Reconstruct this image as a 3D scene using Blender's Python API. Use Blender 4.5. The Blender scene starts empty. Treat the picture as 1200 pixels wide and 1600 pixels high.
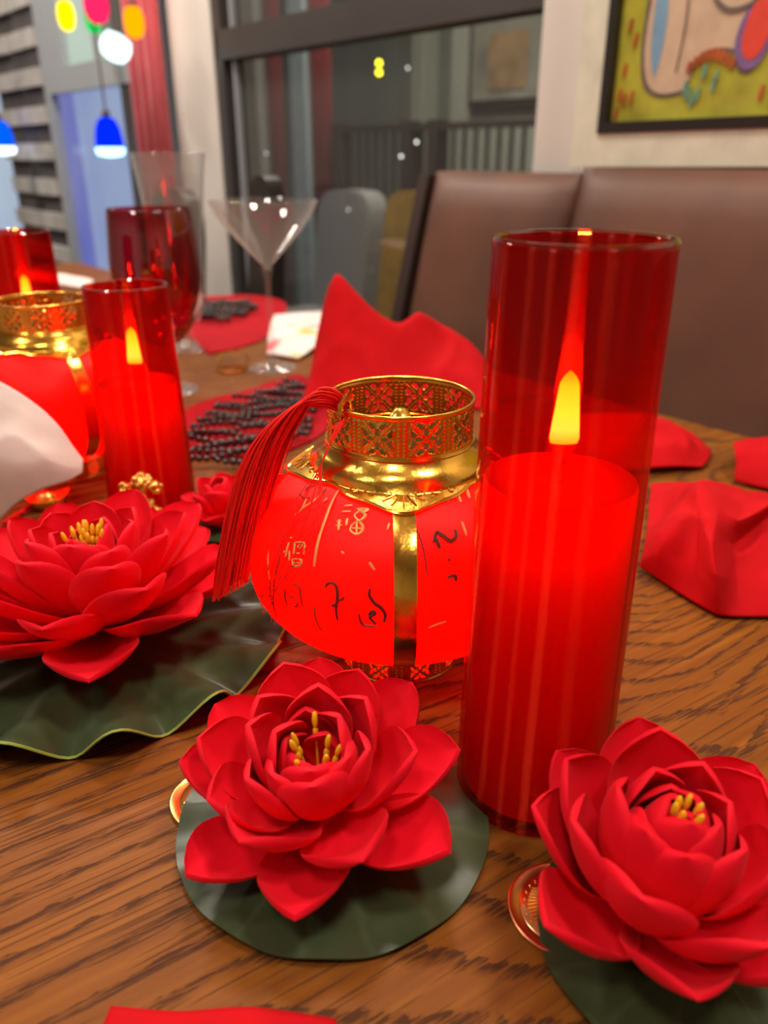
import bpy, math, random
from mathutils import Vector, Matrix, noise

PI = math.pi
R = math.radians
random.seed(7)
sc = bpy.context.scene
COL = sc.collection
TZ = 0.75                      # table-top height

# ------------------------------------------------------------------ camera
cam_d = bpy.data.cameras.new('camera')
cam = bpy.data.objects.new('camera', cam_d)
COL.objects.link(cam)
cam.location = (0, 0, TZ + 0.30)
cam.rotation_euler = (R(90 - 24.5), 0, 0)
cam_d.sensor_fit = 'VERTICAL'
cam_d.sensor_height = 36
cam_d.lens = 1230 / 1600 * 36
cam_d.clip_start = 0.02
cam_d.dof.use_dof = True
cam_d.dof.focus_distance = 0.41
cam_d.dof.aperture_fstop = 6.2
sc.camera = cam

# ------------------------------------------------------------------ world, exposure
w = bpy.data.worlds.new('night')
sc.world = w
w.use_nodes = True
w.node_tree.nodes['Background'].inputs[0].default_value = (0.10, 0.12, 0.18, 1)
w.node_tree.nodes['Background'].inputs[1].default_value = 0.15
sc.view_settings.view_transform = 'Standard'
sc.view_settings.look = 'None'
sc.view_settings.gamma = 1
sc.view_settings.use_curve_mapping = False
sc.view_settings.exposure = 0.0
sc.cycles.transparent_max_bounces = 32
sc.cycles.max_bounces = 10
sc.cycles.sample_clamp_indirect = 4.0
sc.cycles.caustics_reflective = False
sc.cycles.caustics_refractive = False

# the wall frame: D = distance of a plane parallel to the window wall, S = run along that wall (away, to the left)
WA = R(40)
WN = Vector((math.cos(WA), math.sin(WA), 0))
WU = Vector((-math.sin(WA), math.cos(WA), 0))
def W(D, S, z=0.0):
    return WN * D + WU * S + Vector((0, 0, z))

# ceiling downlights of the room
def downlight(D, S, power, size=0.32, col=(1, 0.90, 0.78), z=2.66):
    l = bpy.data.lights.new('downlight', 'AREA')
    l.shape = 'DISK'; l.size = size; l.energy = power; l.color = col
    o = bpy.data.objects.new('downlight', l); COL.objects.link(o)
    o.location = W(D, S, z)
    return o
downlight(0.62, -0.30, 17)
downlight(0.75, 0.95, 16)
downlight(-0.55, -0.25, 15)
downlight(-0.6, 1.3, 10)
downlight(0.8, 2.5, 34)
downlight(0.2, 3.7, 30)
downlight(-1.6, 0.4, 10)

# ------------------------------------------------------------------ mesh helpers
class MB:
    def __init__(s): s.v = []; s.f = []
    def add(s, vs, fs):
        b = len(s.v); s.v += [tuple(p) for p in vs]; s.f += [tuple(b + i for i in f) for f in fs]
        return s
    def box(s, lo, hi, M=None):
        x0, y0, z0 = lo; x1, y1, z1 = hi
        vs = [Vector(p) for p in ((x0,y0,z0),(x1,y0,z0),(x1,y1,z0),(x0,y1,z0),(x0,y0,z1),(x1,y0,z1),(x1,y1,z1),(x0,y1,z1))]
        if M: vs = [M @ p for p in vs]
        return s.add(vs, [(0,3,2,1),(4,5,6,7),(0,1,5,4),(1,2,6,5),(2,3,7,6),(3,0,4,7)])
    def lathe(s, prof, n=48, M=None, cap0=False, cap1=False, closed=False):
        vs = []; fs = []
        m = len(prof)
        for r, z in prof:
            for i in range(n):
                a = 2 * PI * i / n
                p = Vector((r * math.cos(a), r * math.sin(a), z)); vs.append(M @ p if M else p)
        for j in range(m if closed else m - 1):
            k = (j + 1) % m
            for i in range(n):
                q = (i + 1) % n
                fs.append((j*n+i, j*n+q, k*n+q, k*n+i))
        if cap0: fs.append(tuple(range(n))[::-1])
        if cap1: fs.append(tuple((m-1)*n + i for i in range(n)))
        return s.add(vs, fs)
    def tube(s, pts, r, n=6, closed=False, rs=None):
        pts = [Vector(p) for p in pts]; m = len(pts)
        vs = []; fs = []
        prev = None
        for i, p in enumerate(pts):
            if closed: t = pts[(i+1) % m] - pts[i-1]
            else: t = pts[min(i+1, m-1)] - pts[max(i-1, 0)]
            t.normalize()
            if prev is None:
                a = Vector((0,0,1)) if abs(t.z) < .9 else Vector((1,0,0))
                nx = t.cross(a).normalized()
            else:
                nx = (prev - t * prev.dot(t))
                nx = nx.normalized() if nx.length > 1e-9 else t.orthogonal().normalized()
            prev = nx
            ny = t.cross(nx)
            rr = rs[i] if rs else r
            for k in range(n):
                a = 2 * PI * k / n
                vs.append(p + (nx * math.cos(a) + ny * math.sin(a)) * rr)
        for i in range(m if closed else m - 1):
            j = (i + 1) % m
            for k in range(n):
                q = (k + 1) % n
                fs.append((i*n+k, i*n+q, j*n+q, j*n+k))
        if not closed:
            fs.append(tuple(range(n))[::-1]); fs.append(tuple((m-1)*n+k for k in range(n)))
        return s.add(vs, fs)
    def ball(s, c, r, n=10, m=6, sc3=(1,1,1), M=None):
        c = Vector(c); vs = [Vector((0,0,r*sc3[2]))]; fs = []
        for j in range(1, m):
            a = PI * j / m
            for i in range(n):
                b = 2 * PI * i / n
                vs.append(Vector((r*sc3[0]*math.sin(a)*math.cos(b), r*sc3[1]*math.sin(a)*math.sin(b), r*sc3[2]*math.cos(a))))
        vs.append(Vector((0,0,-r*sc3[2])))
        for i in range(n): fs.append((0, 1+i, 1+(i+1)%n))
        for j in range(m-2):
            for i in range(n):
                q = (i+1) % n
                fs.append((1+j*n+i, 1+(j+1)*n+i, 1+(j+1)*n+q, 1+j*n+q))
        L = len(vs)-1; b0 = 1+(m-2)*n
        for i in range(n): fs.append((L, b0+(i+1)%n, b0+i))
        vs = [c + (M @ p if M else p) for p in vs]
        return s.add(vs, fs)
    def prism(s, poly, d0, d1, to):                 # poly in 2-D, to(x, y, d) -> point
        n = len(poly)
        vs = [to(x, y, d0) for x, y in poly] + [to(x, y, d1) for x, y in poly]
        fs = [tuple(range(n))[::-1], tuple(range(n, 2*n))]
        for i in range(n):
            j = (i+1) % n
            fs.append((i, j, n+j, n+i))
        return s.add(vs, fs)
    def mesh(s, name, mat=None, smooth=True, angle=50):
        me = bpy.data.meshes.new(name)
        me.from_pydata(s.v, [], s.f); me.update()
        if mat: me.materials.append(mat)
        if smooth:
            me.polygons.foreach_set('use_smooth', [True]*len(me.polygons))
            me.set_sharp_from_angle(angle=R(angle))
        return me
    def build(s, name, mat, parent=None, smooth=True, loc=None, angle=50):
        return link(name, s.mesh(name, mat, smooth, angle), parent, loc)

def link(name, me, parent=None, loc=None):
    o = bpy.data.objects.new(name, me); COL.objects.link(o)
    if parent: o.parent = parent
    if loc is not None: o.location = loc
    return o
def empty(name, loc=(0,0,0), rz=0.0):
    o = bpy.data.objects.new(name, None); COL.objects.link(o)
    o.empty_display_size = 0.02
    o.location = loc; o.rotation_euler = (0, 0, rz)
    return o
def tag(o, label, cat, group=None):
    o['label'] = label; o['category'] = cat
    if group: o['group'] = group
    return o
def struct(o):
    o['kind'] = 'structure'; return o
def copy_tree(o, parent=None):
    c = o.copy(); COL.objects.link(c)
    if parent: c.parent = parent
    for ch in list(o.children): copy_tree(ch, c)
    return c
def smooth_path(pts, k=8):
    pts = [Vector(p) for p in pts]; out = []
    n = len(pts)
    for i in range(n-1):
        p0, p1, p2, p3 = pts[max(i-1,0)], pts[i], pts[i+1], pts[min(i+2,n-1)]
        for j in range(k):
            t = j/k
            out.append(0.5*((2*p1)+(p2-p0)*t+(2*p0-5*p1+4*p2-p3)*t*t+(3*p1-p0-3*p2+p3)*t**3))
    out.append(pts[-1]); return out

# ------------------------------------------------------------------ materials
def nt(name):
    m = bpy.data.materials.new(name); m.use_nodes = True
    t = m.node_tree
    for n in list(t.nodes): t.nodes.remove(n)
    out = t.nodes.new('ShaderNodeOutputMaterial')
    return m, t, out
def N(t, typ, **kw):
    n = t.nodes.new(typ)
    for k, v in kw.items():
        if k.startswith('i_'):
            key = k[2:]
            n.inputs[int(key) if key.isdigit() else key.replace('_', ' ')].default_value = v
        else: setattr(n, k, v)
    return n
def c4(c): return (c[0], c[1], c[2], 1)
def math_n(t, op, a, b=None, c=None):
    n = t.nodes.new('ShaderNodeMath'); n.operation = op
    for i, x in enumerate((a, b, c)):
        if x is None: continue
        if isinstance(x, (int, float)): n.inputs[i].default_value = x
        else: t.links.new(x, n.inputs[i])
    return n.outputs[0]
def ramp(t, fac, stops):
    n = t.nodes.new('ShaderNodeValToRGB'); cr = n.color_ramp
    while len(cr.elements) < len(stops): cr.elements.new(0.5)
    for e, (p, c) in zip(cr.elements, stops): e.position = p; e.color = c4(c)
    t.links.new(fac, n.inputs[0]); return n.outputs[0]
def mixc(t, fac, a, b):
    n = t.nodes.new('ShaderNodeMix'); n.data_type = 'RGBA'
    for s_, x in ((n.inputs[0], fac), (n.inputs[6], a), (n.inputs[7], b)):
        if isinstance(x, (int, float)): s_.default_value = x
        elif isinstance(x, tuple): s_.default_value = c4(x)
        else: t.links.new(x, s_)
    return n.outputs[2]
def pbr(name, col, rough=0.5, metal=0.0, var=0.0, vscale=30, bump=0.0, bscale=300, spec=0.5, sheen=0.0, sss=0.0, coat=0.0):
    m, t, out = nt(name)
    b = N(t, 'ShaderNodeBsdfPrincipled'); t.links.new(b.outputs[0], out.inputs[0])
    b.inputs['Base Color'].default_value = c4(col); b.inputs['Roughness'].default_value = rough
    b.inputs['Metallic'].default_value = metal; b.inputs['Specular IOR Level'].default_value = spec
    b.inputs['Sheen Weight'].default_value = sheen; b.inputs['Coat Weight'].default_value = coat
    tc = N(t, 'ShaderNodeTexCoord')
    if var:
        n = N(t, 'ShaderNodeTexNoise', i_Scale=vscale, i_Detail=4.0); t.links.new(tc.outputs['Object'], n.inputs['Vector'])
        lo = tuple(k*(1-var) for k in col); hi = tuple(min(1, k*(1+var)) for k in col)
        t.links.new(ramp(t, n.outputs[0], [(0.3, lo), (0.7, hi)]), b.inputs['Base Color'])
    if bump:
        n = N(t, 'ShaderNodeTexNoise', i_Scale=bscale, i_Detail=3.0); t.links.new(tc.outputs['Object'], n.inputs['Vector'])
        bp = N(t, 'ShaderNodeBump', i_Strength=bump, i_Distance=0.001); t.links.new(n.outputs[0], bp.inputs['Height'])
        t.links.new(bp.outputs[0], b.inputs['Normal'])
    return m
def emit(name, col, s):
    m, t, out = nt(name)
    e = N(t, 'ShaderNodeEmission', i_Color=c4(col), i_Strength=s); t.links.new(e.outputs[0], out.inputs[0]); return m
def thin_glass(name, tint, deep, aniso=0.0, refl=1.0, rough=0.0, gcol=(1,1,1), haze=0.0, hcol=(.85, .83, .80)):
    """tinted clear glass: straight-through transmission with longer-path darkening, Fresnel gloss"""
    m, t, out = nt(name)
    lw = N(t, 'ShaderNodeLayerWeight', i_Blend=0.5)
    f = lw.outputs['Facing']
    fr = math_n(t, 'MULTIPLY_ADD', math_n(t, 'POWER', f, 5.0), 0.9*min(1, refl), 0.045*refl*(.25 if aniso else 1))
    tr = N(t, 'ShaderNodeBsdfTransparent')
    t.links.new(mixc(t, math_n(t, 'POWER', f, 2.5), tint, deep), tr.inputs[0])
    g = N(t, 'ShaderNodeBsdfAnisotropic', i_Color=c4(gcol), i_Roughness=rough)
    mx = N(t, 'ShaderNodeMixShader')
    t.links.new(fr, mx.inputs[0]); t.links.new(tr.outputs[0], mx.inputs[1]); t.links.new(g.outputs[0], mx.inputs[2])
    last = mx
    if haze:
        df = N(t, 'ShaderNodeBsdfDiffuse', i_Color=c4(hcol)); tl = N(t, 'ShaderNodeBsdfTranslucent', i_Color=c4(hcol))
        ad = N(t, 'ShaderNodeMixShader', i_0=.5); t.links.new(df.outputs[0], ad.inputs[1]); t.links.new(tl.outputs[0], ad.inputs[2])
        mh = N(t, 'ShaderNodeMixShader'); t.links.new(math_n(t, 'MULTIPLY_ADD', math_n(t, 'POWER', f, 3.0), haze*3, haze*.35), mh.inputs[0])
        t.links.new(last.outputs[0], mh.inputs[1]); t.links.new(ad.outputs[0], mh.inputs[2]); last = mh
    if aniso:
        tg = N(t, 'ShaderNodeTangent', direction_type='RADIAL', axis='Z')
        g2 = N(t, 'ShaderNodeBsdfAnisotropic', i_Color=(1, .10, .04, 1), i_Roughness=0.5, i_Anisotropy=0.99)
        t.links.new(tg.outputs[0], g2.inputs['Tangent'])
        mx2 = N(t, 'ShaderNodeMixShader', i_0=aniso)
        t.links.new(last.outputs[0], mx2.inputs[1]); t.links.new(g2.outputs[0], mx2.inputs[2]); last = mx2
    t.links.new(last.outputs[0], out.inputs[0])
    return m
def cloth_mat(name, col, rough=0.85, weave=1400, sheen=0.3):
    m, t, out = nt(name)
    b = N(t, 'ShaderNodeBsdfPrincipled', i_Roughness=rough); t.links.new(b.outputs[0], out.inputs[0])
    b.inputs['Sheen Weight'].default_value = sheen; b.inputs['Specular IOR Level'].default_value = 0.1
    tc = N(t, 'ShaderNodeTexCoord')
    n = N(t, 'ShaderNodeTexNoise', i_Scale=25.0, i_Detail=3.0); t.links.new(tc.outputs['Object'], n.inputs['Vector'])
    t.links.new(ramp(t, n.outputs[0], [(0.3, tuple(k*.85 for k in col)), (0.7, col)]), b.inputs['Base Color'])
    w1 = N(t, 'ShaderNodeTexNoise', i_Scale=float(weave), i_Detail=1.0); t.links.new(tc.outputs['Object'], w1.inputs['Vector'])
    bp = N(t, 'ShaderNodeBump', i_Strength=0.35, i_Distance=0.0006); t.links.new(w1.outputs[0], bp.inputs['Height'])
    t.links.new(bp.outputs[0], b.inputs['Normal'])
    return m
def wood_mat():
    m, t, out = nt('oak_veneer')
    b = N(t, 'ShaderNodeBsdfPrincipled'); t.links.new(b.outputs[0], out.inputs[0])
    tc = N(t, 'ShaderNodeTexCoord')
    mp = N(t, 'ShaderNodeMapping', vector_type='POINT'); mp.inputs['Rotation'].default_value = (0, 0, R(-33))
    t.links.new(tc.outputs['Object'], mp.inputs['Vector'])
    def st(sx, sy):
        n = N(t, 'ShaderNodeMapping'); n.inputs['Scale'].default_value = (sx, sy, 1); t.links.new(mp.outputs[0], n.inputs[0]); return n.outputs[0]
    # growth-ring contours of a slow field stretched along the grain
    sp0 = N(t, 'ShaderNodeSeparateXYZ'); t.links.new(tc.outputs['Object'], sp0.inputs[0])
    sp1 = N(t, 'ShaderNodeSeparateXYZ'); t.links.new(mp.outputs[0], sp1.inputs[0])
    mr = N(t, 'ShaderNodeMapRange'); t.links.new(sp0.outputs[0], mr.inputs[0])
    for k_, v_ in ((1, -.06), (2, .20), (3, 2.0), (4, 15.0)): mr.inputs[k_].default_value = v_
    n1 = N(t, 'ShaderNodeTexNoise', i_Scale=1.0, i_Detail=1.0, i_Roughness=0.4); t.links.new(st(2.6, 9.5), n1.inputs['Vector'])
    n1b = N(t, 'ShaderNodeTexNoise', i_Scale=1.0, i_Detail=3.0, i_Roughness=0.6); t.links.new(st(60, 260), n1b.inputs['Vector'])
    h = math_n(t, 'MULTIPLY', n1.outputs[0], mr.outputs[0])
    h = math_n(t, 'ADD', h, math_n(t, 'MULTIPLY', sp1.outputs[1], 64.0))
    h = math_n(t, 'ADD', h, math_n(t, 'MULTIPLY', n1b.outputs[0], 0.55))
    fr = math_n(t, 'FRACT', h)
    ring = ramp(t, fr, [(0.0, (.3,.3,.3)), (0.06, (0,0,0)), (0.68, (.03,.03,.03)), (0.86, (1,1,1)), (0.98, (1,1,1))])
    # pores: fine dark dashes along the grain, gathered on the ring lines
    n2 = N(t, 'ShaderNodeTexNoise', i_Scale=1.0, i_Detail=2.0, i_Roughness=0.6); t.links.new(st(60, 900), n2.inputs['Vector'])
    pore = ramp(t, n2.outputs[0], [(0.42, (0,0,0)), (0.52, (1,1,1))])
    n2b = N(t, 'ShaderNodeTexNoise', i_Scale=1.0, i_Detail=1.0, i_Roughness=0.5); t.links.new(st(14, 520), n2b.inputs['Vector'])
    pore2 = ramp(t, n2b.outputs[0], [(0.60, (0,0,0)), (0.66, (1,1,1))])
    n3 = N(t, 'ShaderNodeTexNoise', i_Scale=1.0, i_Detail=3.0); t.links.new(st(7, 150), n3.inputs['Vector'])
    n4 = N(t, 'ShaderNodeTexNoise', i_Scale=5.0, i_Detail=2.0); t.links.new(mp.outputs[0], n4.inputs['Vector'])
    base = ramp(t, n3.outputs[0], [(0.25, (0.165, 0.049, 0.007)), (0.55, (0.245, 0.079, 0.010)), (0.8, (0.34, 0.122, 0.016))])
    base = mixc(t, math_n(t, 'MULTIPLY', n4.outputs[0], 0.5), base, (0.185, 0.052, 0.008))
    dk = math_n(t, 'MULTIPLY', ring, math_n(t, 'MULTIPLY_ADD', pore, 0.62, 0.20))
    dk = math_n(t, 'MINIMUM', math_n(t, 'ADD', dk, math_n(t, 'MULTIPLY', pore2, 0.55)), 0.86)
    col = mixc(t, dk, base, (0.045, 0.016, 0.008))
    b.inputs['Specular IOR Level'].default_value = 0.12
    t.links.new(col, b.inputs['Base Color'])
    t.links.new(math_n(t, 'MULTIPLY_ADD', dk, 0.2, 0.46), b.inputs['Roughness'])
    bp = N(t, 'ShaderNodeBump', i_Strength=0.35, i_Distance=0.0006, invert=True); t.links.new(dk, bp.inputs['Height'])
    t.links.new(bp.outputs[0], b.inputs['Normal'])
    return m
def foam_mat(name, col):
    m, t, out = nt(name)
    b = N(t, 'ShaderNodeBsdfPrincipled', i_Roughness=0.6); t.links.new(b.outputs[0], out.inputs[0])
    b.inputs['Specular IOR Level'].default_value = 0.14; b.inputs['Sheen Weight'].default_value = 0.05
    b.inputs['Sheen Tint'].default_value = (1, .5, .5, 1)
    tc = N(t, 'ShaderNodeTexCoord')
    n = N(t, 'ShaderNodeTexNoise', i_Scale=60.0, i_Detail=2.0); t.links.new(tc.outputs['Object'], n.inputs['Vector'])
    t.links.new(ramp(t, n.outputs[0], [(0.3, tuple(k*.92 for k in col)), (0.7, col)]), b.inputs['Base Color'])
    n2 = N(t, 'ShaderNodeTexNoise', i_Scale=1500.0); t.links.new(tc.outputs['Object'], n2.inputs['Vector'])
    bp = N(t, 'ShaderNodeBump', i_Strength=0.12, i_Distance=0.0004); t.links.new(n2.outputs[0], bp.inputs['Height'])
    t.links.new(bp.outputs[0], b.inputs['Normal'])
    return m
def leaf_mat():
    m, t, out = nt('lily_leaf')
    b = N(t, 'ShaderNodeBsdfPrincipled', i_Roughness=0.30); t.links.new(b.outputs[0], out.inputs[0])
    b.inputs['Specular IOR Level'].default_value = 0.30
    tc = N(t, 'ShaderNodeTexCoord'); sp = N(t, 'ShaderNodeSeparateXYZ'); t.links.new(tc.outputs['Object'], sp.inputs[0])
    a = math_n(t, 'ARCTAN2', sp.outputs[1], sp.outputs[0])
    n = N(t, 'ShaderNodeTexNoise', i_Scale=40.0, i_Detail=3.0); t.links.new(tc.outputs['Object'], n.inputs['Vector'])
    a2 = math_n(t, 'MULTIPLY_ADD', n.outputs[0], 0.25, a)
    v = math_n(t, 'POWER', math_n(t, 'ABSOLUTE', math_n(t, 'COSINE', math_n(t, 'MULTIPLY', a2, 8.0))), 40.0)
    n2 = N(t, 'ShaderNodeTexNoise', i_Scale=22.0, i_Detail=4.0); t.links.new(tc.outputs['Object'], n2.inputs['Vector'])
    base = ramp(t, n2.outputs[0], [(0.3, (0.030, 0.043, 0.017)), (0.7, (0.056, 0.080, 0.036))])
    t.links.new(mixc(t, math_n(t, 'MULTIPLY', v, 0.10), base, (0.16, 0.20, 0.10)), b.inputs['Base Color'])
    bp = N(t, 'ShaderNodeBump', i_Strength=0.25, i_Distance=0.0008); t.links.new(math_n(t, 'MULTIPLY_ADD', v, 0.25, n2.outputs[0]), bp.inputs['Height'])
    t.links.new(bp.outputs[0], b.inputs['Normal'])
    return m
def translucent(name, col, tcol, mix=0.6, rough=0.45, spec=0.3, bump=0.0):
    m, t, out = nt(name)
    b = N(t, 'ShaderNodeBsdfPrincipled', i_Roughness=rough); b.inputs['Base Color'].default_value = c4(col)
    b.inputs['Specular IOR Level'].default_value = spec
    tr = N(t, 'ShaderNodeBsdfTranslucent', i_Color=c4(tcol))
    mx = N(t, 'ShaderNodeMixShader', i_0=mix)
    t.links.new(b.outputs[0], mx.inputs[1]); t.links.new(tr.outputs[0], mx.inputs[2]); t.links.new(mx.outputs[0], out.inputs[0])
    if bump:
        tc = N(t, 'ShaderNodeTexCoord')
        n = N(t, 'ShaderNodeTexNoise', i_Scale=1800.0); t.links.new(tc.outputs['Object'], n.inputs['Vector'])
        bp = N(t, 'ShaderNodeBump', i_Strength=bump, i_Distance=0.0004); t.links.new(n.outputs[0], bp.inputs['Height'])
        t.links.new(bp.outputs[0], b.inputs['Normal'])
    return m
def flame_mat():
    m, t, out = nt('led_flame')
    tc = N(t, 'ShaderNodeTexCoord'); sp = N(t, 'ShaderNodeSeparateXYZ'); t.links.new(tc.outputs['Generated'], sp.inputs[0])
    c = ramp(t, sp.outputs[2], [(0.0, (1, .45, .01)), (0.2, (1, 1, .12)), (0.45, (1, 1, .06)), (0.8, (1, .75, .02)), (1.0, (1, .30, .0))])
    e = N(t, 'ShaderNodeEmission', i_Strength=60.0); t.links.new(c, e.inputs[0]); t.links.new(e.outputs[0], out.inputs[0])
    return m

M = {}
M['wood'] = wood_mat()
M['foam'] = foam_mat('red_foam', (0.84, 0.005, 0.020))
M['foam_shaded'] = foam_mat('red_foam_shaded', (0.62, 0.016, 0.022))  # unused duller copy of the petal foam, for petal backs in shade
M['leaf'] = leaf_mat()
M['leaf_rim'] = pbr('leaf_rim', (0.30, 0.40, 0.06), 0.5)
M['stamen'] = pbr('stamen_yellow', (0.95, 0.52, 0.012), 0.5)
M['gold'] = pbr('gold_foil', (0.90, 0.48, 0.07), 0.20, 1.0, bump=0.25, bscale=160)
M['dark_inside'] = pbr('dark_inside_brown', (0.09, 0.030, 0.008), 0.9, 0.0, spec=0.0)  # darkened brown: shade inside the lantern neck put into the colour
M['gold_rough'] = pbr('gold_cast', (0.95, 0.58, 0.14), 0.26, 1.0)
M['coin_gold'] = pbr('coin_gold', (0.95, 0.55, 0.16), 0.24, 1.0)
M['coin_copper'] = pbr('coin_rose', (0.95, 0.42, 0.20), 0.24, 1.0)
M['gold_ink'] = pbr('gold_ink', (0.66, 0.33, 0.09), 0.5, 0.2)
M['dark_ink'] = pbr('dark_ink', (0.12, 0.012, 0.006), 0.5)
M['panel'] = translucent('lantern_silk', (0.80, 0.008, 0.006), (1.0, 0.008, 0.003), 0.65, 0.4, 0.4, 0.4)
M['wax'] = translucent('red_wax', (0.55, 0.004, 0.003), (1.0, 0.05, 0.02), 0.6, 0.5, 0.3)
M['candle_glass'] = thin_glass('candle_glass', (0.94, 0.13, 0.10), (0.55, 0.01, 0.01), aniso=0.055, refl=0.6, haze=0.05, hcol=(.9, .02, .01))
M['clear_rim'] = thin_glass('clear_rim', (0.92, 0.78, 0.76), (0.6, 0.35, 0.33), refl=1.6)
M['clear'] = thin_glass('clear_glass', (0.97, 0.97, 0.97), (0.88, 0.88, 0.88), refl=1.6, haze=0.09)
M['burgundy'] = thin_glass('burgundy_glass', (0.84, 0.30, 0.36), (0.55, 0.03, 0.06), refl=1.6)
M['flame'] = flame_mat()
M['thread'] = pbr('red_thread', (0.86, 0.012, 0.006), 0.55, spec=0.3)
M['red_cloth'] = cloth_mat('red_cotton', (0.58, 0.006, 0.010), sheen=0.0)
M['red_felt'] = cloth_mat('red_felt', (0.42, 0.007, 0.014), sheen=0.0)
M['white_cloth'] = cloth_mat('white_paper', (0.88, 0.71, 0.65), 0.9, 900, 0.1)  # pink tint puts the red candle glow into the cloth colour
M['bead'] = pbr('black_bead', (0.018, 0.014, 0.013), 0.18, spec=0.7)
M['leather'] = pbr('brown_leather', (0.112, 0.040, 0.020), 0.55, var=0.3, vscale=5, bump=0.15, bscale=400)
M['leather_dark'] = pbr('dark_leather', (0.03, 0.014, 0.010), 0.5)
M['wall'] = pbr('white_paint', (0.72, 0.67, 0.62), 0.85, var=0.03, vscale=6)
M['frame_white'] = pbr('silver_white_frame', (0.74, 0.73, 0.58), 0.5, 0.0, var=0.12, vscale=18)
M['black'] = pbr('black_lacquer', (0.02, 0.015, 0.012), 0.4)
M['metal_dark'] = pbr('dark_window_metal', (0.055, 0.048, 0.045), 0.45, var=0.1, vscale=5)
M['metal_grey'] = pbr('grey_window_metal', (0.34, 0.37, 0.40), 0.5)
M['glass_win'] = thin_glass('window_glass', (0.64, 0.65, 0.63), (0.3, 0.3, 0.3), refl=0.8, haze=0.05)  # haze whitens the panes, standing in for room reflections

# ------------------------------------------------------------------ the room
def wbox(mb, D0, D1, S0, S1, z0, z1):
    vs = [W(D, S, z) for z in (z0, z1) for D, S in ((D0,S0),(D1,S0),(D1,S1),(D0,S1))]
    return mb.add(vs, [(0,3,2,1),(4,5,6,7),(0,1,5,4),(1,2,6,5),(2,3,7,6),(3,0,4,7)])
M['floor'] = pbr('dark_floor_boards', (0.10, 0.065, 0.045), 0.5, var=0.25, vscale=3)
M['ceiling'] = pbr('ceiling_paint', (0.62, 0.58, 0.52), 0.9, var=0.03, vscale=3)
M['terrace'] = pbr('terrace_render', (0.20, 0.215, 0.19), 0.9, var=0.12, vscale=2)
CH = 2.7
struct(wbox(MB(), -3.2, 3.4, -2.8, 6.2, -0.1, 0.0).build('floor', M['floor'], smooth=False))
struct(wbox(MB(), -3.2, 3.4, -2.8, 6.2, CH, CH+0.1).build('ceiling', M['ceiling'], smooth=False))
struct(wbox(MB(), 1.25, 1.40, -2.7, 1.056, 0, CH).build('wall_right', M['wall'], smooth=False))
struct(wbox(MB(), 1.27, 1.40, 2.262, 2.515, 0, CH).build('wall_pier', M['wall'], smooth=False))
struct(wbox(MB(), -3.2, -3.1, -2.7, 6.1, 0, CH).build('wall_left', M['wall'], smooth=False))
struct(wbox(MB(), -3.1, 3.3, -2.8, -2.7, 0, CH).build('wall_front', M['wall'], smooth=False))
struct(wbox(MB(), -3.1, 3.3, 6.1, 6.2, 0, CH).build('wall_back', M['wall'], smooth=False))
struct(wbox(MB(), 3.2, 3.3, -2.7, 6.1, 0, CH).build('wall_terrace', M['terrace'], smooth=False))

# window 1: the dark full-height window beside the banquette
win = empty('window_1', W(1.30, 1.65, 0)); struct(win)
def wpart(name, mat, parent, D0, D1, S0, S1, z0, z1, base):
    mb = MB(); wbox(mb, D0, D1, S0, S1, z0, z1)
    mb.v = [tuple(Vector(p) - base) for p in mb.v]
    return mb.build(name, mat, parent, smooth=False)
b1 = W(1.30, 1.65, 0)
wpart('transom', M['metal_dark'], win, 1.275, 1.34, 1.056, 2.262, TZ+0.537, TZ+0.610, b1)
wpart('jamb', M['metal_dark'], win, 1.275, 1.34, 2.222, 2.262, 0, CH, b1)
wpart('jamb', M['metal_dark'], win, 1.275, 1.34, 1.056, 1.075, 0, CH, b1)
wpart('sill', M['metal_dark'], win, 1.27, 1.36, 1.075, 2.222, 0, 0.08, b1)
wpart('head', M['metal_dark'], win, 1.275, 1.34, 1.075, 2.222, CH-0.08, CH, b1)
wpart('bead_trim', M['metal_grey'], win, 1.285, 1.300, 2.175, 2.185, 0.08, TZ+0.537, b1)
wpart('bead_trim', M['metal_grey'], win, 1.285, 1.300, 2.175, 2.185, TZ+0.610, CH-0.08, b1)
wpart('pane', M['glass_win'], win, 1.303, 1.309, 1.075, 2.222, 0.08, TZ+0.537, b1)
wpart('pane', M['glass_win'], win, 1.303, 1.309, 1.075, 2.222, TZ+0.610, CH-0.08, b1)

# window 2: pale backlit panes further along the wall
def glow_pane(name, ca, cb, s, sc_=2.0):
    m, t, out = nt(name)
    tc = N(t, 'ShaderNodeTexCoord')
    n = N(t, 'ShaderNodeTexNoise', i_Scale=sc_, i_Detail=2.0); t.links.new(tc.outputs['Object'], n.inputs['Vector'])
    e = N(t, 'ShaderNodeEmission', i_Strength=s); t.links.new(ramp(t, n.outputs[0], [(0.35, ca), (0.65, cb)]), e.inputs[0])
    g = N(t, 'ShaderNodeBsdfGlossy', i_Roughness=0.15)
    mx = N(t, 'ShaderNodeMixShader', i_0=0.05)
    t.links.new(e.outputs[0], mx.inputs[1]); t.links.new(g.outputs[0], mx.inputs[2]); t.links.new(mx.outputs[0], out.inputs[0])
    return m
M['pane_green'] = glow_pane('frosted_pane_green', (0.52, 0.64, 0.54), (0.62, 0.72, 0.60), 0.95)
M['pane_blue'] = glow_pane('frosted_pane_blue', (0.26, 0.32, 0.56), (0.34, 0.42, 0.60), 0.95)
M['pane_violet'] = glow_pane('frosted_pane_violet', (0.14, 0.16, 0.52), (0.24, 0.26, 0.52), 0.9)
M['pane_sky'] = glow_pane('frosted_pane_sky', (0.42, 0.52, 0.66), (0.52, 0.62, 0.74), 0.9)
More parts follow.
